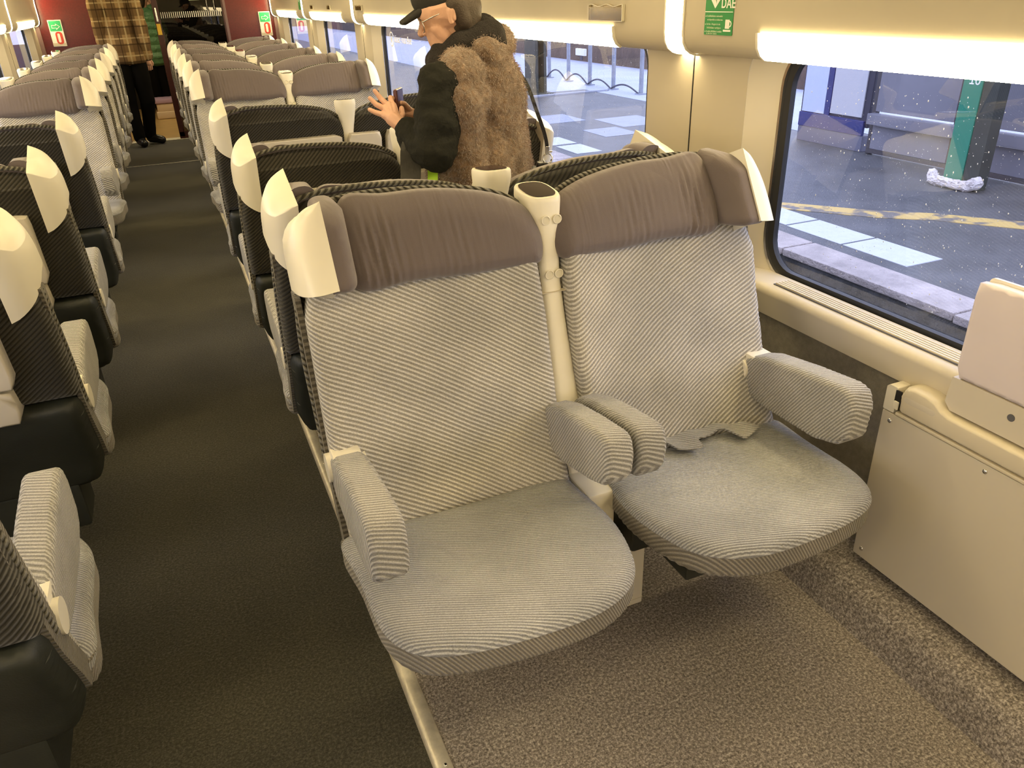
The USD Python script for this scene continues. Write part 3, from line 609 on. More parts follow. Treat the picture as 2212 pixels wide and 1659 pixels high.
# ------------------------------------------------------------------ signs, pockets
def label_mesh(txt, h, depth=.0006, bold=True): return meshkit.text_mesh(txt, h, depth, bold)
def on_right(m, x, y, z):
    """lettering mesh (xy, extruded +z) onto a wall that faces -x: reads towards -y"""
    v = m.vertices; return T.Trimesh(np.stack([x - v[:, 2], y - v[:, 0], z + v[:, 1]], 1), m.faces, process=False)
def on_front(m, x, y, z):
    """onto a wall that faces -y: reads towards +x"""
    v = m.vertices; return T.Trimesh(np.stack([x + v[:, 0], y - v[:, 2], z + v[:, 1]], 1), m.faces, process=False)
def flat_right(poly, x, d=.0008): return perm_x(poly, x - d, x)
t = thing('defibrillator_sign', 'green sign reading DAE with a white heart and cup above the near windows', 'sign')
part(t, 'panel', perm_x(rrect(1.745, 1.862, 1.300, 1.468, .002), 1.3585, 1.3597), 'green_sign', False)
heart = Polygon([(0, -.036), (-.028, -.006), (-.034, .012), (-.026, .026), (-.012, .027), (0, .016), (.012, .027), (.026, .026), (.034, .012), (.028, -.006)])
bolt = Polygon([(.006, .022), (-.010, -.002), (-.002, -.002), (-.006, -.026), (.010, .003), (.002, .003)])
hh = affinity.translate(heart.difference(bolt), 1.820, 1.398)
part(t, 'heart', flat_right(hh, 1.3585), 'sign_white', False)
m = label_mesh('DAE', .0215); part(t, 'lettering', on_right(m, 1.3585, 1.797, 1.364), 'sign_white', False)
part(t, 'rule', flat_right(sbox(1.747, 1.3535, 1.861, 1.3555), 1.3585), 'sign_white', False)
lines = [('Un défibrillateur automatisé', 0, 1.3425), ('est disponible en voiture bar.', .002, 1.334), ('Im Bar-Wagen ist ein', 0, 1.3235), ('Defibrillator verfügbar.', .002, 1.315), ('A cardiac defibrillator is available', 0, 1.3065), ('in the bar coach.', .002, 1.3015)]
txt = []
for s_, dx, z in lines:
    m = label_mesh(s_, .0042, bold=False); w = m.bounds[1, 0]; m.apply_scale([min(1, .066 / w) if '.' not in s_[-1:] or w > .07 else .066 / max(w, .066), 1, 1]); txt.append(on_right(m, 1.3585, 1.853 - dx, z))
part(t, 'small_print', txt, 'sign_text', False)
part(t, 'bullet', [flat_right(Point(1.857, z).buffer(.0014), 1.3585) for z in (1.344, 1.325, 1.308)], 'sign_white', False)
cup = sbox(1.757, 1.316, 1.774, 1.337).union(Point(1.7565, 1.327).buffer(.0075).difference(Point(1.7565, 1.327).buffer(.0045))).union(sbox(1.751, 1.309, 1.781, 1.3135))
part(t, 'cup', flat_right(cup, 1.3585), 'sign_white', False)
def pocket(y0, y1, z0, z1, label):
    t = thing('label_pocket', label, 'label pocket', group='clear label pockets above the windows')
    yy = np.linspace(y0, y1, 40); k = (yy - y0) / (y1 - y0)
    wave = z1 - .006 * (1 - np.cos(k * 2 * np.pi * 2.2)) * .5
    p = Polygon(list(zip(yy, wave)) + [(y1, z0), (y0, z0)])
    part(t, 'back_plate', perm_x(p, 1.3555, 1.3585), 'clear_plastic', False)
    part(t, 'front_plate', perm_x(affinity.translate(p.intersection(sbox(y0, z0, y1, z1 - .008)), 0, -.0), 1.3495, 1.3515), 'clear_plastic', False)
    part(t, 'rim', [sweep([(1.350, a, b) for a, b in zip(yy, wave)], .0011, 6), bx(1.3490, 1.3585, y0, y1, z0 - .002, z0), bx(1.3490, 1.3585, y0 - .001, y0 + .002, z0, wave[0]), bx(1.3490, 1.3585, y1 - .002, y1 + .001, z0, wave[-1])], 'clear_lens', 40)
    return t
pocket(2.272, 2.488, 1.326, 1.372, 'clear wavy-topped label pocket beside the woman in brown fur')
pocket(3.56, 3.70, 1.326, 1.368, 'small clear label pocket hidden partly by the black cap')
for i_, (y0, y1) in enumerate(((5.66, 5.84), (6.7, 6.82), (7.42, 7.54))): pocket(y0, y1, 1.335, 1.366, ['clear label pocket just past the third light band', 'tiny clear label pocket above the fourth strip light', 'tiny clear label pocket before the fourth light band'][i_])
t = thing('evacuation_sign', 'small green sign on the coving beside the fourth light band', 'sign'); part(t, 'panel', perm_x(rrect(8.08, 8.17, 1.325, 1.47, .003), 1.357, 1.3595), 'green_sign', False); part(t, 'mark', flat_right(Point(8.125, 1.41).buffer(.022).difference(Point(8.125, 1.41).buffer(.013)), 1.357), 'sign_white', False)
def end_sign(xc, label):
    t = thing('extinguisher_sign', label, 'sign', group='extinguisher signs on the red end wall')
    y = Y1 - .001
    part(t, 'frame', perm_y(sbox(xc - .064, 1.045, xc + .064, 1.300), y - .012, y), 'steel_strip', False)
    part(t, 'green_panel', perm_y(rrect(xc - .056, xc + .056, 1.192, 1.290, .006), y - .0135, y - .012), 'green_sign_light', False)
    arrow = Polygon([(xc - .035, 1.222), (xc + .005, 1.222), (xc + .005, 1.208), (xc + .04, 1.235), (xc + .005, 1.262), (xc + .005, 1.248), (xc - .035, 1.248)])
    part(t, 'white_panel', perm_y(sbox(xc - .060, 1.062, xc + .060, 1.188), y - .0135, y - .012), 'sign_white', False)
    part(t, 'pictogram', perm_y(arrow.buffer(.002).difference(arrow.buffer(-.003)), y - .0145, y - .0135), 'sign_white', False)
    e_ = rrect(xc - .020, xc + .046, 1.066, 1.186, .028)
    part(t, 'extinguisher_mark', perm_y(e_.difference(rrect(xc - .004, xc + .022, 1.082, 1.170, .012)), y - .0150, y - .0135), 'sign_red', False)
    part(t, 'lower_band', perm_y(sbox(xc - .060, 1.050, xc + .060, 1.078), y - .0145, y - .0135), 'plastic_fascia', False)
end_sign(-.868, 'green and red extinguisher sign on the red wall left of the doorway')
end_sign(1.283, 'green and red extinguisher sign on the red wall right of the glass door')

# lettering on the third window
lg = thing('window_sticker', 'white round emblem and lettering stuck on the third window', 'sticker')
yc, zc = 5.565, 1.168
part(lg, 'emblem', [perm_x(Point(0, 0).buffer(.046, quad_segs=16).difference(Point(0, 0).buffer(.038, quad_segs=16)), 1.4878, 1.4886), perm_x(affinity.scale(Point(0, 0).buffer(.016), 1, 1.25), 1.4878, 1.4886)], 'sign_white', False)
p_ = stage.GetPrimAtPath(str(lg.GetPath()) + '/emblem'); UsdGeom.Xformable(p_).AddTranslateOp().Set(Gf.Vec3d(0, yc - .09, zc - .01))
m = label_mesh('laissez-vous rêver', .040); m.apply_scale([.40 / m.bounds[1, 0], 1, 1]); part(lg, 'lettering', on_right(m, 1.4886, yc - .15, zc - .025), 'sign_white', False)

# ------------------------------------------------------------------ glass door
d = thing('door_1', 'sliding glass door with a dark red frame and white safety bars', **ST)
dx0, dx1, dy = .165, .845, Y1 - .06
part(d, 'stile', bx(dx0 - .055, dx0 + .005, dy - .02, dy + .02, .03, 1.96, .004), 'red_dark', 40); part(d, 'stile', bx(dx1 - .02, dx1, dy - .02, dy + .02, .03, 1.96, .004), 'red_dark', 40)
part(d, 'bottom_rail', bx(dx0 - .055, dx1, dy - .02, dy + .02, .012, .085, .004), 'red_dark', 40); part(d, 'top_rail', bx(dx0 - .055, dx1, dy - .02, dy + .02, 1.90, 1.96, .004), 'red_dark', 40)
part(d, 'pane', bx(dx0, dx1 - .015, dy - .003, dy + .003, .08, 1.91), 'door_glass', False)
for k in range(30):
    x = dx0 + .018 + k * .0213; part(d, 'safety_bar', bx(x, x + (.006 + .006 * k / 29), dy - .0045, dy - .003, 1.272, 1.332), 'sign_white', False)
for k in range(3): part(d, 'safety_bar', bx(dx0 - .0 + k * .018 + .05, dx0 + .008 + k * .018 + .05, dy - .0045, dy - .003, .955, 1.0), 'sign_white', False)
part(d, 'handle', [bx(dx0 - .036, dx0 - .018, dy - .045, dy - .03, 1.24, 1.38, .004), bx(dx0 - .034, dx0 - .02, dy - .035, dy - .018, 1.25, 1.27), bx(dx0 - .034, dx0 - .02, dy - .035, dy - .018, 1.35, 1.37)], 'chrome', 40)
part(d, 'notice', bx(dx0 - .048, dx0 - .006, dy - .0225, dy - .020, 1.11, 1.22), 'sign_yellow', False)
part(d, 'top_sign', [bx(.50, .76, dy - .0045, dy - .003, 1.438, 1.50)], 'sign_text', False); part(d, 'top_mark', bx(.36, .46, dy - .0045, dy - .003, 1.452, 1.50), 'sign_red', False)
part(d, 'threshold', bx(-.42, .87, Y1 - .085, Y1 + .06, 0, .010, .003), 'steel_strip', 40)
t = thing('storage_box', 'low cream box with a lilac lid on the floor beyond the glass door', 'box', (.10, 12.2, .004))
part(t, 'body', [bx(-.20, .30, -.16, .16, 0, .10, .02), bx(-.18, .28, -.15, .15, .09, .20, .02)], 'box_cream', 40); part(t, 'lid', bx(-.20, .30, -.16, .16, .20, .26, .015), 'lid_lilac', 40)
t = thing('travel_bag', 'dark grey bag on the floor beyond the doorway', 'bag', (.62, 12.6, .004)); part(t, 'body', bx(-.22, .22, -.14, .14, 0, .38, .05), 'grey_rubber', 60); part(t, 'handle', sweep([(-.1, 0, .37), (-.08, 0, .44), (.08, 0, .44), (.1, 0, .37)], .012), 'black_leather', 60)

# ------------------------------------------------------------------ the station outside
ZP = -.6
t = thing('track_bed', 'dark ballast of the empty track beside the carriage', kind='structure'); part(t, 'ballast', bx(-30, 4.56, -30, 80, -1.35, -1.25), 'ballast', False)
for x in (2.4, 3.84): part(t, 'rail', bx(x, x + .07, -20, 60, -1.25, -1.10), 'rail_steel', False)
t = thing('platform', 'grey wet asphalt station platform outside the windows', kind='structure')
part(t, 'asphalt', bx(4.9, 9.3, -20, 60, -1.3, ZP), 'asphalt', False)
ks = [-3.0]
rnd = random.Random(3)
while ks[-1] < 24: ks.append(ks[-1] + rnd.uniform(1.3, 1.9))
for a, b in zip(ks, ks[1:]):
    k = part(t, 'kerb_stone', bx(4.54 + rnd.uniform(-.015, .015), 4.895, a, b - .02, ZP - .05, ZP + .012, .012), 'kerb_stone', 40)
part(t, 'platform_face', bx(4.57, 4.9, -20, 60, -1.3, ZP - .04), 'kerb_face', False)
for k, (x0, x1, y0, y1, z, m_) in enumerate([(5.06, 5.45, 4.10, 4.76, .006, 'tile_white'), (5.06, 5.45, 4.79, 5.45, .005, 'tile_white'), (5.07, 5.45, 5.48, 6.10, .006, 'tile_white'), (5.06, 5.45, 6.13, 6.8, .006, 'tile_white'), (5.06, 5.45, 9.6, 10.25, .006, 'tile_white'), (5.06, 5.45, 10.35, 10.95, .006, 'tile_white'), (5.06, 5.45, 11.6, 12.3, .006, 'tile_white'), (6.05, 6.65, 10.55, 11.3, .005, 'tile_pale'), (6.75, 7.6, 11.2, 12.2, .004, 'tile_pale'), (5.9, 6.6, 12.2, 13.1, .004, 'tile_pale'), (7.0, 8.0, 9.2, 10.3, .004, 'tile_pale'), (5.06, 5.45, 13.0, 13.7, .006, 'tile_white')]):
    part(t, 'paving_tile', bx(x0, x1, y0, y1, ZP - .02, ZP + z), m_, False, ['bright white tile at the near end of the row'][0] if k == 0 else None)
yl = LineString([(5.3, 6.3), (5.60, 5.94), (6.05, 5.35), (6.42, 5.02), (6.85, 4.42), (7.2, 3.9)]).buffer(.13)
part(t, 'yellow_line', T.creation.extrude_polygon(yl, .006, engine='earcut').apply_translation([0, 0, ZP - .001]), 'yellow_worn', False, 'worn yellow paint line')
yb = bx(6.0, 9.0, 15.6, 15.75, ZP - .02, ZP + .03); part(t, 'step_edge', yb, 'asphalt_light', False)
part(None, 'snow_ground', T.util.concatenate([bx(9.3, 12.2, -20, 70, -1.3, ZP + .004), bx(7.55, 9.3, 16.2, 70, -1.0, ZP + .008)]), 'snow_ground', False, kind='structure')
part(t, 'pale_strip', bx(8.7, 9.3, 9.0, 16.2, -1.0, ZP + .006), 'snow_ground', False)
part(None, 'retaining_wall', bx(12.2, 12.6, -20, 80, -1.3, -.10), 'brown_wall', False, 'long low brown wall behind the fence posts outside', 'wall', kind='structure')
t = thing('far_platform', 'pale far platform with rails beyond the brown wall', kind='structure'); part(t, 'slab', bx(12.6, 40, -20, 90, -1.0, -.09), 'snow_ground', False)
for x in (13.4, 14.6, 16.4): part(t, 'rail', bx(x, x + .12, -20, 90, -.09, .02), 'kiosk_grey', False)
# grey posts with a drooping cable
gp = [(9.2, 19.0), (9.2, 17.93), (9.2, 16.85), (9.2, 15.77), (9.2, 14.63), (9.2, 20.1)]
t = thing('fence', 'row of slim grey posts joined by a drooping cable beyond the platform', 'fence')
for x, y in gp: part(t, 'post', [cyl((x, y, ZP), (x, y, 1.1), .045, 14), bx(x - .09, x + .09, y - .09, y + .09, ZP, ZP + .03, .005)], 'post_grey', 40)
cb = []
for (a, b) in zip(sorted([g[1] for g in gp])[:-1], sorted([g[1] for g in gp])[1:]):
    for q in np.linspace(0, 1, 12, endpoint=False): cb.append((9.13, a + (b - a) * q, ZP + .03 + .16 * abs(math.sin(q * math.pi)) * (1 + .3 * math.sin(a * 5))))
part(t, 'cable', sweep(cb, .018, 6), 'kiosk_frame', 60)
t = thing('notice_box', 'small white box fixed between two fence posts', 'sign'); part(t, 'box', bx(9.16, 9.22, 17.05, 17.5, .02, .17, .01), 'sign_white', 40); part(t, 'bracket', bx(9.18, 9.2, 17.2, 17.3, -.08, .02), 'kiosk_frame', False)
t = thing('steel_column', 'thick dark steel column on the platform behind the woman', 'column')
part(t, 'shaft', [bx(7.40, 7.46, 15.95, 16.5, ZP, 4.0), bx(7.46, 7.60, 16.2, 16.26, ZP, 4.0), bx(7.60, 7.66, 15.95, 16.5, ZP, 4.0)], 'column_dark', False); part(t, 'base_plate', bx(7.3, 7.76, 15.8, 16.65, ZP, ZP + .04, .005), 'column_dark', False)
# timetable board
t = thing('timetable_board', 'blue and dark framed timetable board with two blank pale posters on the platform', 'notice board')
part(t, 'frame', bx(8.22, 8.36, 7.66, 8.88, -.30, 1.6, .01), 'kiosk_frame', 40)
part(t, 'poster', bx(8.205, 8.222, 8.425, 8.84, -.205, 1.45), 'poster_blue', False, 'narrow bluish blank poster'); part(t, 'poster', bx(8.205, 8.222, 7.765, 8.315, -.18, 1.45), 'poster_grey', False, 'wide grey blank poster')
part(t, 'mullion', bx(8.20, 8.222, 8.325, 8.41, -.22, 1.5), 'kiosk_blue', False); part(t, 'blue_band', bx(8.19, 8.23, 7.70, 8.87, -.40, -.215, .008), 'kiosk_blue', 40); part(t, 'plinth', bx(8.2, 8.34, 7.69, 8.87, ZP, -.40, .008), 'kiosk_grey', 40)
# shelter with blank panels
t = thing('shelter', 'grey station shelter wall of blank panels behind the green post', 'shelter')
for y0, y1 in ((6.42, 7.55), (5.25, 6.36), (4.05, 5.19), (2.9, 3.99)):
    part(t, 'upper_panel', bx(8.20, 8.24, y0, y1, -.075, 1.5, .006), 'shelter_panel', 40); part(t, 'lower_panel', bx(8.20, 8.24, y0, y1, -.53, -.245, .006), 'shelter_panel', 40)
part(t, 'bench_rail', bx(8.10, 8.22, 2.9, 7.58, -.225, -.095, .01), 'shelter_panel', 40)
for y in (7.58, 6.39, 5.22, 4.02): part(t, 'upright', bx(8.21, 8.27, y - .035, y + .035, ZP, 1.6, .005), 'shelter_frame', 40)
part(t, 'base_rail', bx(8.18, 8.26, 2.9, 7.58, -.58, -.53), 'shelter_frame', False)
t = thing('platform_sign_post', 'flat green platform post with white 10 at its top', 'post')
part(t, 'panel', bx(7.55, 7.60, 5.68, 5.90, ZP, 1.8, .01), 'green_post', 40); part(t, 'side_channel', bx(7.56, 7.72, 5.50, 5.675, ZP, 1.8, .006), 'column_dark', 40)
part(t, 'number', on_right(label_mesh('10', .075), 7.549, 5.84, .43), 'sign_white', False)
t = thing('paper_litter', 'crumpled white paper wrapped round the foot of the green post', 'litter')
pl = blob([((7.50, 5.98, ZP + .05), .05, (7.46, 5.74, ZP + .06), .04), ((7.46, 5.74, ZP + .06), .04, (7.50, 5.55, ZP + .05), .05), ((7.52, 5.98, ZP + .05), .05, (7.56, 6.04, ZP + .10), .05), ((7.50, 5.56, ZP + .05), .05, (7.54, 5.48, ZP + .10), .06)], .04, 3)
pl.vertices += (np.random.default_rng(2).random(pl.vertices.shape) - .5) * .022; part(t, 'paper', pl, 'litter_white', False)
# dark winter trees and shrubs far off
rg = random.Random(11)
for k in range(14):
    x, y = rg.uniform(19.5, 26), 26 + k * 4.2 + rg.uniform(-1, 1)
    t = thing('bare_tree', None, 'tree', (x, y, -.1), group='dark bare trees far beyond the tracks'); tag(t, 'dark bare tree far beyond the tracks outside')
    h = rg.uniform(4, 6); part(t, 'trunk', sweep([(0, 0, 0), (.05, .1, h * .4), (-.1, .05, h * .75), (.1, 0, h)], [.22, .16, .10, .03], 8), 'bark_dark', 60)
    bs = []
    for q in range(16):
        z = h * rg.uniform(.25, .9); a = rg.uniform(0, 6.28); l = rg.uniform(.8, 1.9) * (1.1 - z / h * .5); dz = l * rg.uniform(.3, .9)
        bs.append(sweep([(0, 0, z), (l * .5 * math.cos(a), l * .5 * math.sin(a), z + dz * .4), (l * math.cos(a), l * math.sin(a), z + dz)], [.06, .04, .012], 5))
    part(t, 'branches', bs, 'bark_dark', 60)
hd = blob([((15.5, 24 + 3.2 * q, rg.uniform(.1, .5)), rg.uniform(.8, 1.3), (16.2, 27 + 3.2 * q, rg.uniform(.1, .5)), rg.uniform(.8, 1.3)) for q in range(18)], .5, 2)
hd.vertices += (meshkit.fbm(hd.vertices * 1.7, 3)[:, None] - .5) * [.8, .8, .8]
part(None, 'hedge', hd, 'bush_dark', 40, 'dark bushy hedge beyond the far platform', 'hedge')

# raindrops on the near windows (outer side of the pane)
rg2 = np.random.default_rng(5)
for wi, cnt, cy in ((2, 2300, .98), (3, 700, 2.98)):
    base = T.creation.icosphere(1, 1.0); vs, fs = [], []
    for k in range(cnt):
        y = cy - .60 + 1.2 * (rg2.random() ** (1.25 if wi == 2 else 1)); z = .74 + .46 * rg2.random() ** .9; r = .0004 + .0013 * rg2.random() ** 4
        vs.append(base.vertices * [.4 * r, r, r * (1 + .8 * rg2.random())] + [1.4908, y, z]); fs.append(base.faces + 42 * k)
    w = stage.GetPrimAtPath('/World/window_%d' % wi); part(w, 'raindrops', T.Trimesh(np.vstack(vs), np.vstack(fs), process=False), 'raindrop', True, 'fine raindrops on the pane', kind='stuff')

# ------------------------------------------------------------------ people
V = lambda *a: np.array(a, float)
def bones(*c):
    """chain of (x, y, z, r) -> bones"""
    return [(c[i][:3], c[i][3], c[i + 1][:3], c[i + 1][3]) for i in range(len(c) - 1)]
def finger(*c): return bones(*c)
def head_blob(c, fwd, upv, s=1.0):
    """manifolds of a head: skull, jaw, nose, brow, lips, ears; c = centre, fwd/up unit vectors"""
    f = fwd / np.linalg.norm(fwd); u = upv - f * (upv @ f); u /= np.linalg.norm(u); l = np.cross(u, f)
    P = lambda a, b, d: c + s * (a * f + b * l + d * u)
    bn = [(P(-.018, 0, .030), .086 * s, P(.028, 0, .035), .078 * s), (P(.03, 0, .02), .066 * s, P(.048, 0, -.055), .046 * s), (P(.04, .018, -.075), .034 * s, P(.04, -.018, -.075), .034 * s), (P(.062, 0, -.088), .018 * s, P(.058, 0, -.08), .024 * s),
          (P(.086, 0, .022), .010 * s, P(.108, 0, -.018), .013 * s), (P(.080, .02, .032), .014 * s, P(.080, -.02, .032), .014 * s), (P(.084, .014, -.052), .009 * s, P(.084, -.014, -.052), .009 * s), (P(.095, .01, -.022), .009 * s, P(.095, -.01, -.022), .009 * s)]
    for sd in (1, -1): bn += [(P(.045, .034 * sd, -.015), .030 * s, P(.03, .03 * sd, -.05), .03 * s), (P(-.012, .076 * sd, .022), .014 * s, P(-.006, .078 * sd, -.012), .009 * s), (P(-.022, .080 * sd, .020), .012 * s, P(-.016, .078 * sd, -.004), .010 * s)]
    return bn, P
FIG = (.92, np.array([.004, -.006, .111]))      # a slight figure, standing a little nearer the row in front
WOM = thing('person', 'person in a brown fur vest and black cap standing between the seats, holding a phone', 'person')
hc = V(.878, 2.545, 1.354); hf_, hu = V(-.88, .33, -.26), V(-.25, .09, .96)
hb, HP = head_blob(hc, hf_, hu, .92)
neck = bones((.885, 2.545, 1.33, .052), (.945, 2.545, 1.235, .058))
torso = [((.955, 2.545, 1.17), .105, (.965, 2.54, .98), .115), ((.965, 2.54, .98), .115, (.965, 2.53, .82), .125), ((.86, 2.44, 1.175), .050, (1.04, 2.645, 1.18), .052), ((.955, 2.545, 1.19), .09, (.94, 2.545, 1.24), .06), ((.94, 2.50, .80), .115, (.99, 2.57, .80), .115)]
armL = bones((.800, 2.415, 1.165, .044), (.745, 2.365, .985, .043), (.690, 2.475, 1.040, .027))
armR = bones((1.045, 2.655, 1.185, .052), (.90, 2.735, .99, .042), (.765, 2.625, 1.055, .027))
legs = bones((.92, 2.50, .76, .095), (.90, 2.70, .34, .062), (.90, 2.73, -.03, .042)) + bones((1.0, 2.58, .76, .095), (1.0, 2.74, .34, .062), (1.0, 2.77, -.03, .042)) + [((.90, 2.735, -.06), .04, (.80, 2.75, -.082), .036), ((1.0, 2.775, -.06), .04, (.90, 2.80, -.082), .036)]
# left hand: palm rises from the cuff, back of the hand to the camera, four fingers apart, thumb to the phone
hand = [((.688, 2.478, 1.042), .024, (.655, 2.510, 1.075), .024), ((.655, 2.510, 1.075), .022, (.632, 2.520, 1.088), .0125), ((.655, 2.510, 1.075), .022, (.640, 2.525, 1.105), .0125), ((.655, 2.510, 1.075), .022, (.652, 2.527, 1.113), .0125), ((.660, 2.508, 1.072), .022, (.664, 2.525, 1.110), .0125),
        ((.632, 2.518, 1.085), .012, (.664, 2.525, 1.108), .012)]
hand += finger((.630, 2.520, 1.086, .0095), (.607, 2.530, 1.094, .0078), (.591, 2.536, 1.103, .0066)) + finger((.638, 2.525, 1.103, .0098), (.613, 2.535, 1.117, .0082), (.597, 2.540, 1.136, .0068)) + finger((.650, 2.527, 1.111, .0098), (.631, 2.540, 1.133, .0082), (.616, 2.546, 1.156, .0068)) + finger((.663, 2.525, 1.108, .0098), (.664, 2.545, 1.132, .0082), (.676, 2.556, 1.128, .0072)) + finger((.668, 2.500, 1.062, .012), (.690, 2.520, 1.080, .0098), (.696, 2.540, 1.098, .0082))
handR = [((.765, 2.625, 1.055), .024, (.735, 2.612, 1.070), .024), ((.735, 2.612, 1.070), .024, (.712, 2.606, 1.080), .020)]
for q, (dx, dz) in enumerate(((-.012, .030), (-.018, .014), (-.018, -.004), (-.012, -.020))): handR += finger((.714, 2.606, 1.078 + dz, .010), (.690, 2.590, 1.080 + dz, .0085), (.684, 2.570, 1.082 + dz, .007))
handR += finger((.735, 2.600, 1.085, .012), (.718, 2.585, 1.105, .0095), (.704, 2.572, 1.110, .008))
fine = blob(hand, .0028, 5); fineR = blob(handR, .004, 5)
bodym = blob(hb + neck + torso + armL + armR + legs, .014, 6)
def joined(*ms):
    """meshes fused into one surface"""
    o = None
    for m in ms:
        k = m3.Manifold(m3.Mesh(np.asarray(m.vertices, np.float32), np.asarray(m.faces, np.uint32)))
        o = k if o is None else o + k
    q = o.to_mesh(); return T.Trimesh(q.vert_properties[:, :3], q.tri_verts)
headm = blob(hb + neck[:1], .0055, 12)
part(WOM, 'body', joined(bodym, headm, fine, fineR), 'skin', 60)
for sd in (1, -1): part(WOM, 'eye', blob([(HP(.066, .030 * sd, .012), .012, HP(.067, .030 * sd, .012), .012)], .006, 1), 'shoe_black', 60)
def furry(m, amp, sc, seed):
    m.vertices += m.vertex_normals * ((meshkit.fbm(m.vertices * sc, 3, seed) - .5) * amp)[:, None]; return m
vest = blob([((.955, 2.545, 1.15), .150, (.968, 2.535, .98), .158), ((.968, 2.535, .98), .156, (.968, 2.53, .76), .160), ((.852, 2.425, 1.185), .078, (1.035, 2.645, 1.175), .092), ((.86, 2.45, 1.13), .105, (1.02, 2.62, 1.13), .105), ((.865, 2.45, .90), .12, (1.00, 2.58, .90), .13), ((.838, 2.405, 1.12), .080, (.845, 2.41, .90), .098), ((.955, 2.545, 1.19), .125, (.950, 2.545, 1.235), .095), ((.985, 2.54, 1.245), .080, (1.01, 2.60, 1.225), .075), ((.93, 2.48, .95), .13, (.93, 2.47, .76), .145), ((1.03, 2.60, 1.0), .12, (1.03, 2.60, .76), .145), ((.965, 2.47, 1.245), .06, (1.03, 2.56, 1.265), .07)], .016, 8)
vest = furry(vest, .034, 9, 1); vest = furry(vest, .012, 34, 4)
part(WOM, 'vest', vest, 'fur_brown', 75, 'brown long-pile fur vest')
# fur: short curves standing off the vest
rf = np.random.default_rng(9); pts_, fi = T.sample.sample_surface(vest, 26000, seed=4)
nrm = vest.face_normals[fi]; dirn = nrm * .75 + V(-.15, -.1, -.85) * .8 + rf.normal(0, .40, nrm.shape); dirn /= np.linalg.norm(dirn, axis=1, keepdims=True)
ln = rf.uniform(.005, .011, (len(pts_), 1)); cv = np.stack([pts_ - nrm * .001, pts_ + nrm * ln * .45 + dirn * ln * .4, pts_ + nrm * ln * .35 + dirn * ln], 1).reshape(-1, 3)
fc = UsdGeom.BasisCurves.Define(stage, str(WOM.GetPath()) + '/vest_pile'); fc.CreateTypeAttr('linear'); fc.CreateCurveVertexCountsAttr(Vt.IntArray.FromNumpy(np.full(len(pts_), 3, np.int32))); fc.CreatePointsAttr(Vt.Vec3fArray.FromNumpy((cv * FIG[0] + FIG[1]).astype(np.float32)))
fc.CreateWidthsAttr(Vt.FloatArray.FromNumpy(np.tile(np.array([.0013, .0010, .0004], np.float32), len(pts_)))); fc.SetWidthsInterpolation('vertex')
UsdShade.MaterialBindingAPI.Apply(fc.GetPrim()).Bind(M['fur_brown']); tag(fc, 'pile of the fur vest', kind='stuff')
def folds(m, amp, sc, seed):
    m.vertices += m.vertex_normals * ((meshkit.fbm(m.vertices * np.array(sc), 3, seed) - .5) * amp)[:, None]; return m
slv = folds(blob(bones((.785, 2.410, 1.175, .070), (.762, 2.375, 1.06, .072), (.742, 2.362, .985, .068), (.708, 2.440, 1.008, .058), (.692, 2.470, 1.034, .044)), .010, 6), .030, (14, 14, 26), 2)
part(WOM, 'sleeve', slv, 'sleeve_cloth', 60, 'dark olive puffy sleeve'); part(WOM, 'sleeve', folds(blob(bones((1.04, 2.655, 1.185, .08), (.90, 2.735, .99, .07), (.785, 2.64, 1.045, .045)), .014, 6), .02, (14, 14, 20), 6), 'sleeve_cloth', 60)
col = furry(blob([((.900, 2.50, 1.265), .055, (.985, 2.49, 1.29), .058), ((.985, 2.49, 1.29), .058, (1.005, 2.57, 1.305), .055), ((1.005, 2.57, 1.305), .055, (.95, 2.62, 1.28), .055), ((.95, 2.62, 1.28), .055, (.87, 2.60, 1.22), .06), ((.900, 2.50, 1.265), .055, (.852, 2.53, 1.215), .062), ((.852, 2.53, 1.215), .062, (.845, 2.52, 1.14), .075), ((.846, 2.53, 1.248), .042, (.832, 2.525, 1.17), .058)], .012, 6), .018, 26, 8)
part(WOM, 'collar', col, 'collar_fleece', 70, 'black fleece collar')
part(WOM, 'trousers', blob([(a, b + .014, c, d + .016) for a, b, c, d in legs[:4]], .03, 6), 'trouser_black', 60)
for q in (4, 5): part(WOM, 'shoe', blob([(legs[q][0], .046, legs[q][2], .040)], .015, 3), 'shoe_black', 60)
hair = blob([(HP(-.040, 0, .020), .074, HP(-.040, 0, -.035), .056), (HP(-.035, .05, .035), .042, HP(-.045, .05, -.02), .028), (HP(-.035, -.05, .035), .042, HP(-.045, -.05, -.02), .028)], .01, 5)
part(WOM, 'hair', hair, 'hair_dark', 60)
cap = blob([(HP(-.028, 0, .076), .082, HP(.028, 0, .078), .075), (HP(-.03, 0, .112), .066, HP(.02, 0, .110), .062)], .012, 5)
cp_ = part(WOM, 'cap', cap, 'cap_cloth', 60, 'black cap'); brim = blob([(HP(.075, .045, .048), .012, HP(.148, .026, .030), .0075), (HP(.075, -.045, .048), .012, HP(.148, -.026, .030), .0075), (HP(.075, 0, .054), .012, HP(.160, 0, .034), .0075), (HP(.148, .026, .030), .0075, HP(.160, 0, .034), .0075), (HP(.148, -.026, .030), .0075, HP(.160, 0, .034), .0075), (HP(.078, .02, .052), .012, HP(.152, .012, .033), .0075), (HP(.078, -.02, .052), .012, HP(.152, -.012, .033), .0075)], .008, 3)
part(cp_, 'brim', brim, 'cap_cloth', 60)
gl = thing('eyeglasses', 'thin metal-framed glasses on the face under the black cap', 'glasses')
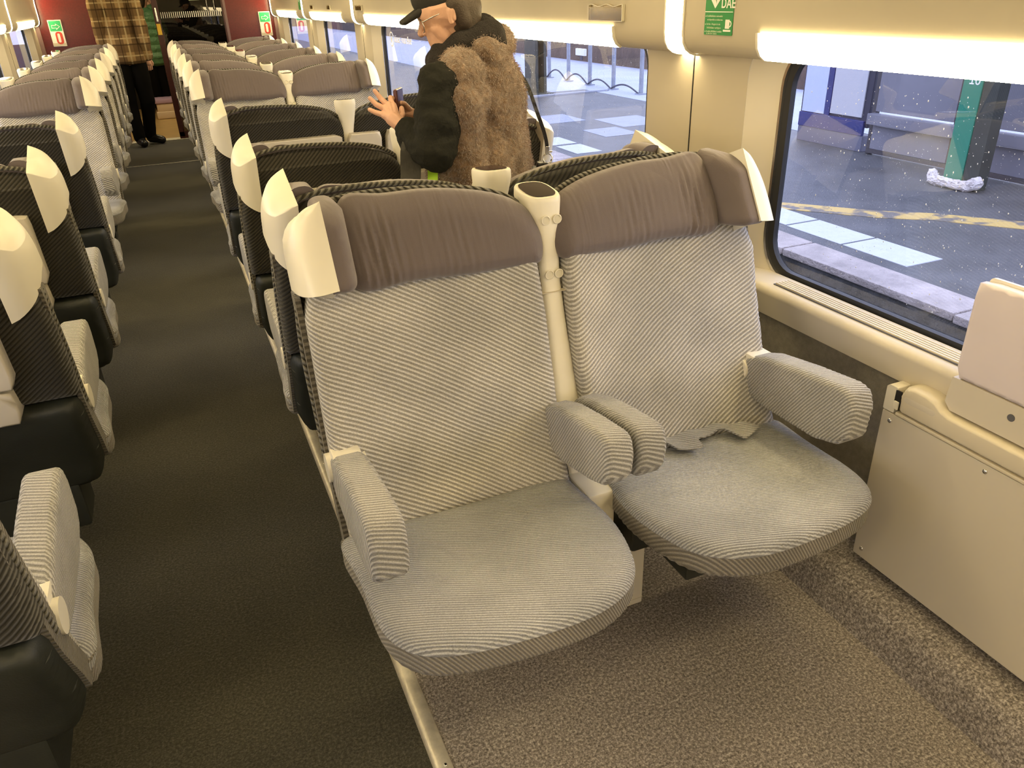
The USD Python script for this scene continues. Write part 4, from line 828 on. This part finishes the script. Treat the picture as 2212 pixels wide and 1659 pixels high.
for sd in (1, -1):
    a = np.linspace(0, 2 * np.pi, 28, endpoint=False); lo_ = [HP(.098 - .010 * abs(math.cos(q)), .033 * sd + .024 * math.cos(q), .004 + .022 * math.sin(q)) for q in a]
    part(gl, 'rim', sweep(lo_, .0014, 6, True), 'chrome', 60)
    c_ = np.mean(lo_, 0); lv = np.vstack([lo_, c_[None]]); part(gl, 'lens', T.Trimesh(lv, [(i, (i + 1) % 28, 28) for i in range(28)], process=False), 'clear_plastic', True)
    part(gl, 'temple', sweep([HP(.090, .057 * sd, .014), HP(.05, .073 * sd, .020), HP(-.01, .080 * sd, .024)], .0013, 6), 'chrome', 60)
part(gl, 'bridge', sweep([HP(.098, .010, .012), HP(.104, 0, .015), HP(.098, -.010, .012)], .0013, 6), 'chrome', 60)
ph = thing('phone', 'phone in a dark red case in the hands of the person in brown fur', 'phone', WX(.700, 2.578, 1.080), -32)
part(ph, 'case', bx(-.006, .006, -.036, .036, -.06, .075, .004), 'phone_case', 40); part(ph, 'screen', bx(-.0068, -.006, -.033, .033, -.056, .070), 'display_dark', False)
bs_ = thing('bag_strap', 'wide dark strap hanging from the forearm of the person in brown fur', 'strap')
sp_ = spline([(.700, 2.415, 1.028), (.672, 2.395, .985), (.664, 2.385, .93), (.645, 2.36, .885), (.600, 2.33, .835), (.575, 2.31, .78), (.57, 2.31, .66)], 40, False)
def ribbon(c, w, th, ax):
    c = np.asarray(c); t = np.gradient(c, axis=0); t /= np.linalg.norm(t, axis=1, keepdims=True); b = ax - t * (t @ ax)[:, None]; b /= np.linalg.norm(b, axis=1, keepdims=True); n = np.cross(t, b); w = np.broadcast_to(w, (len(c),))[:, None]
    L4 = [c + b * w - n * th, c + b * w + n * th, c - b * w + n * th, c - b * w - n * th]; k = len(c); v = np.stack(L4, 1).reshape(-1, 3); f = []
    for i in range(k - 1):
        for j in range(4): a0, a1 = i * 4 + j, i * 4 + (j + 1) % 4; f += [(a0, a1, a1 + 4), (a0, a1 + 4, a0 + 4)]
    f += [(0, 2, 1), (0, 3, 2), (4 * k - 4, 4 * k - 3, 4 * k - 2), (4 * k - 4, 4 * k - 2, 4 * k - 1)]
    m = T.Trimesh(v, f, process=False); m.fix_normals(); return m
part(bs_, 'band', ribbon(sp_, np.interp(np.linspace(0, 1, 40), [0, .15, .5, .62, 1], [.030, .032, .030, .020, .022]), .004, V(.9, -.2, .35)), 'strap_dark', 40)
part(bs_, 'buckle', [bx(.672, .708, 2.372, 2.380, 1.006, 1.016, .003)], 'clear_lens', 40)
part(bs_, 'loop', sweep([(.735, 2.43, 1.03), (.722, 2.405, 1.045), (.700, 2.400, 1.035), (.690, 2.41, 1.01)], .010, 8), 'strap_dark', 60)
ls = thing('lime_strap', 'bright lime green strap hanging below the elbow of the brown fur wearer', 'strap'); part(ls, 'band', ribbon(spline([(.738, 2.40, .945), (.725, 2.37, .88), (.708, 2.36, .83), (.69, 2.35, .72)], 16, False), .016, .003, V(.9, -.3, 0)), 'lime_strap', 40)
ch = thing('camera', 'black camera hanging on a thin strap at the back of the brown fur vest', 'camera', (WX(1.172, 2.50, .845)), -20)
part(ch, 'body', bx(-.050, .045, -.030, .030, -.045, .025, .008), 'black_leather', 40); part(ch, 'lens', [cyl((0, -.03, -.01), (0, -.065, -.01), .026, 24), cyl((0, -.065, -.01), (0, -.070, -.01), .028, 24)], 'black_leather', 40); part(ch, 'hump', bx(-.02, .02, -.02, .02, .020, .042, .006), 'black_leather', 40)
part(ch, 'ring', T.creation.torus(.016, .0022, 24, 8, transform=T.transformations.translation_matrix([.02, 0, .052]) @ T.transformations.rotation_matrix(1.3, [1, 0, 0])), 'chrome', 60); part(ch, 'clasp', [bx(.012, .026, -.005, .005, .066, .094, .003), bx(.018, .036, -.004, .004, .072, .078, .002)], 'chrome', 40)
part(ch, 'strap', ribbon(spline([(.018, 0, .090), (.005, -.01, .15), (-.020, -.02, .22), (-.045, -.015, .29), (-.09, .0, .35)], 24, False), .006, .0016, V(1, .2, 0)), 'black_leather', 40)

FIG = None
# person in a plaid coat at the doorway
PL = thing('person', 'person in a long tan plaid coat and black trousers walking through the doorway', 'person')
bx0, by0 = -.245, 9.86
hb2, HP2 = head_blob(V(bx0 + .03, by0 + .02, 1.76), V(.5, .86, -.1), V(0, 0, 1), 1.0)
lg2 = bones((bx0 - .07, by0, .86, .085), (bx0 - .085, by0 - .02, .47, .060), (bx0 - .06, by0 - .06, .10, .042)) + bones((bx0 + .08, by0 + .02, .86, .085), (bx0 + .10, by0 + .02, .47, .060), (bx0 + .045, by0 + .10, .10, .042)) + [((bx0 - .06, by0 - .05, .065), .042, (bx0 - .03, by0 - .15, .045), .036), ((bx0 + .05, by0 + .10, .065), .042, (bx0 + .16, by0 + .03, .045), .034)]
tr2 = [((bx0, by0, 1.44), .12, (bx0, by0, .95), .13), ((bx0 - .15, by0, 1.48), .062, (bx0 + .15, by0, 1.48), .062), ((bx0, by0, 1.5), .065, (bx0 + .02, by0 + .01, 1.68), .055)]
ar2 = bones((bx0 - .18, by0, 1.46, .055), (bx0 - .195, by0 + .03, 1.14, .045), (bx0 - .165, by0 + .06, .86, .032)) + bones((bx0 + .17, by0 - .02, 1.46, .055), (bx0 + .20, by0 - .06, 1.15, .045), (bx0 + .195, by0 + .03, .92, .032))
hd2 = []
for px_, py_, pz_ in ((bx0 - .165, by0 + .06, .80), (bx0 + .195, by0 + .04, .88)):
    hd2 += [((px_, py_, pz_ + .03), .030, (px_, py_, pz_ - .03), .032)] + sum([finger((px_ + (q - 1.5) * .017, py_, pz_ - .04, .010), (px_ + (q - 1.5) * .018, py_ + .01, pz_ - .08, .009), (px_ + (q - 1.5) * .017, py_ + .022, pz_ - .10 - .006 * (q in (1, 2)), .008)) for q in range(4)], []) + finger((px_ + .03, py_, pz_ - .005, .012), (px_ + .045, py_ + .01, pz_ - .04, .010), (px_ + .04, py_ + .02, pz_ - .06, .009))
part(PL, 'body', joined(blob(hb2 + lg2 + tr2 + ar2, .018, 5), blob(hd2[:14], .006, 3), blob(hd2[14:], .006, 3)), 'skin', 60)
coat = blob([((bx0, by0, 1.44), .140, (bx0, by0, .92), .150), ((bx0 - .14, by0, 1.47), .085, (bx0 + .14, by0, 1.47), .085), ((bx0 - .07, by0, 1.1), .10, (bx0 - .055, by0, .90), .125), ((bx0 + .07, by0, 1.1), .10, (bx0 + .065, by0, .90), .125), ((bx0, by0, 1.50), .09, (bx0, by0, 1.57), .075)], .03, 6)
coat = folds(coat, .05, (9, 9, 3), 3); coat.vertices[:, 2] = np.where(coat.vertices[:, 2] < .86, .86 + (coat.vertices[:, 2] - .86) * .25, coat.vertices[:, 2])
part(PL, 'coat', coat, 'plaid', 60, 'tan and brown plaid coat')
for a in (0, 1): part(PL, 'coat_sleeve', folds(blob([(p, r + .026, q, w + .028) for p, r, q, w in ar2[a * 2:a * 2 + 2]], .02, 5), .03, (9, 9, 14), 5 + a), 'plaid', 60)
part(PL, 'trousers', folds(blob([(p, r + .016, q, w + .020) for p, r, q, w in lg2[:4]], .025, 6), .02, (10, 10, 7), 2), 'trouser_black', 60)
for q in (4, 5): part(PL, 'shoe', blob([(lg2[q][0], .052, lg2[q][2], .042), (lg2[q][0], .05, V(*lg2[q][0]) + V(0, 0, .05), .05)], .015, 3), 'shoe_black', 60)
part(PL, 'hair', blob([(HP2(-.03, 0, .05), .088, HP2(.0, 0, .065), .082), (HP2(-.045, 0, .0), .075, HP2(-.04, 0, -.04), .06)], .02, 4), 'hair_dark', 60)
# person in a green puffer jacket beyond
GR = thing('person', 'person in a green quilted puffer jacket beyond the doorway', 'person')
gx, gy = .02, 12.72
hb3, HP3 = head_blob(V(gx + .01, gy, 1.50), V(.6, .8, -.1), V(0, 0, 1), .95)
lg3 = bones((gx - .06, gy, .78, .085), (gx - .06, gy, .42, .06), (gx - .06, gy + .02, .09, .042)) + bones((gx + .08, gy + .02, .78, .085), (gx + .08, gy + .03, .42, .06), (gx + .08, gy + .05, .09, .042)) + [((gx - .06, gy + .0, .06), .042, (gx - .03, gy + .11, .045), .036), ((gx + .08, gy + .03, .06), .042, (gx + .11, gy + .14, .045), .036)]
ar3 = bones((gx - .16, gy, 1.24, .05), (gx - .19, gy, .98, .042), (gx - .15, gy + .1, .80, .03)) + bones((gx + .15, gy, 1.24, .05), (gx + .20, gy - .02, 1.08, .042), (gx + .10, gy + .02, 1.36, .03))
h3 = [((gx + .10, gy + .02, 1.36), .028, (gx + .085, gy + .03, 1.42), .032)] + sum([finger((gx + .07 + .016 * q, gy + .03, 1.43, .010), (gx + .066 + .016 * q, gy + .045, 1.465, .009), (gx + .062 + .015 * q, gy + .06, 1.475, .008)) for q in range(4)], []) + finger((gx + .06, gy + .03, 1.40, .012), (gx + .045, gy + .035, 1.43, .010))
part(GR, 'body', joined(blob(hb3 + lg3 + ar3 + [((gx, gy, 1.25), .11, (gx, gy, .85), .12), ((gx, gy, 1.28), .06, (gx + .01, gy, 1.44), .05)], .018, 5), blob(h3, .006, 3)), 'skin', 60)
jk = []
for q in range(6): z = 1.24 - .095 * q; jk.append(((gx - .07, gy, z), .125 + .004 * q, (gx + .07, gy, z), .125 + .004 * q))
jk.append(((gx - .03, gy, 1.31), .085, (gx + .03, gy, 1.31), .085))
jm = blob(jk, .02, 3); jm.vertices += jm.vertex_normals * (.012 * np.abs(np.sin((jm.vertices[:, 2] - 1.29) * math.pi / .095)) - .006)[:, None]
part(GR, 'jacket', jm, 'puffer_green', 60, 'green quilted jacket')
for a in (0, 1): part(GR, 'jacket_sleeve', folds(blob([(p, r + .028, q, w + .026) for p, r, q, w in ar3[a * 2:a * 2 + 2]], .02, 4), .02, (10, 10, 20), a), 'puffer_green', 60)
part(GR, 'trousers', blob([(p, r + .016, q, w + .018) for p, r, q, w in lg3[:4]], .03, 5), 'trouser_black', 60)
for q in (4, 5): part(GR, 'shoe', blob([(lg3[q][0], .05, lg3[q][2], .042)], .015, 3), 'shoe_black', 60)
part(GR, 'hair', blob([(HP3(-.03, 0, .05), .088, HP3(.0, 0, .065), .082), (HP3(-.05, 0, .0), .08, HP3(-.06, 0, -.08), .07)], .02, 4), 'hair_dark', 60)
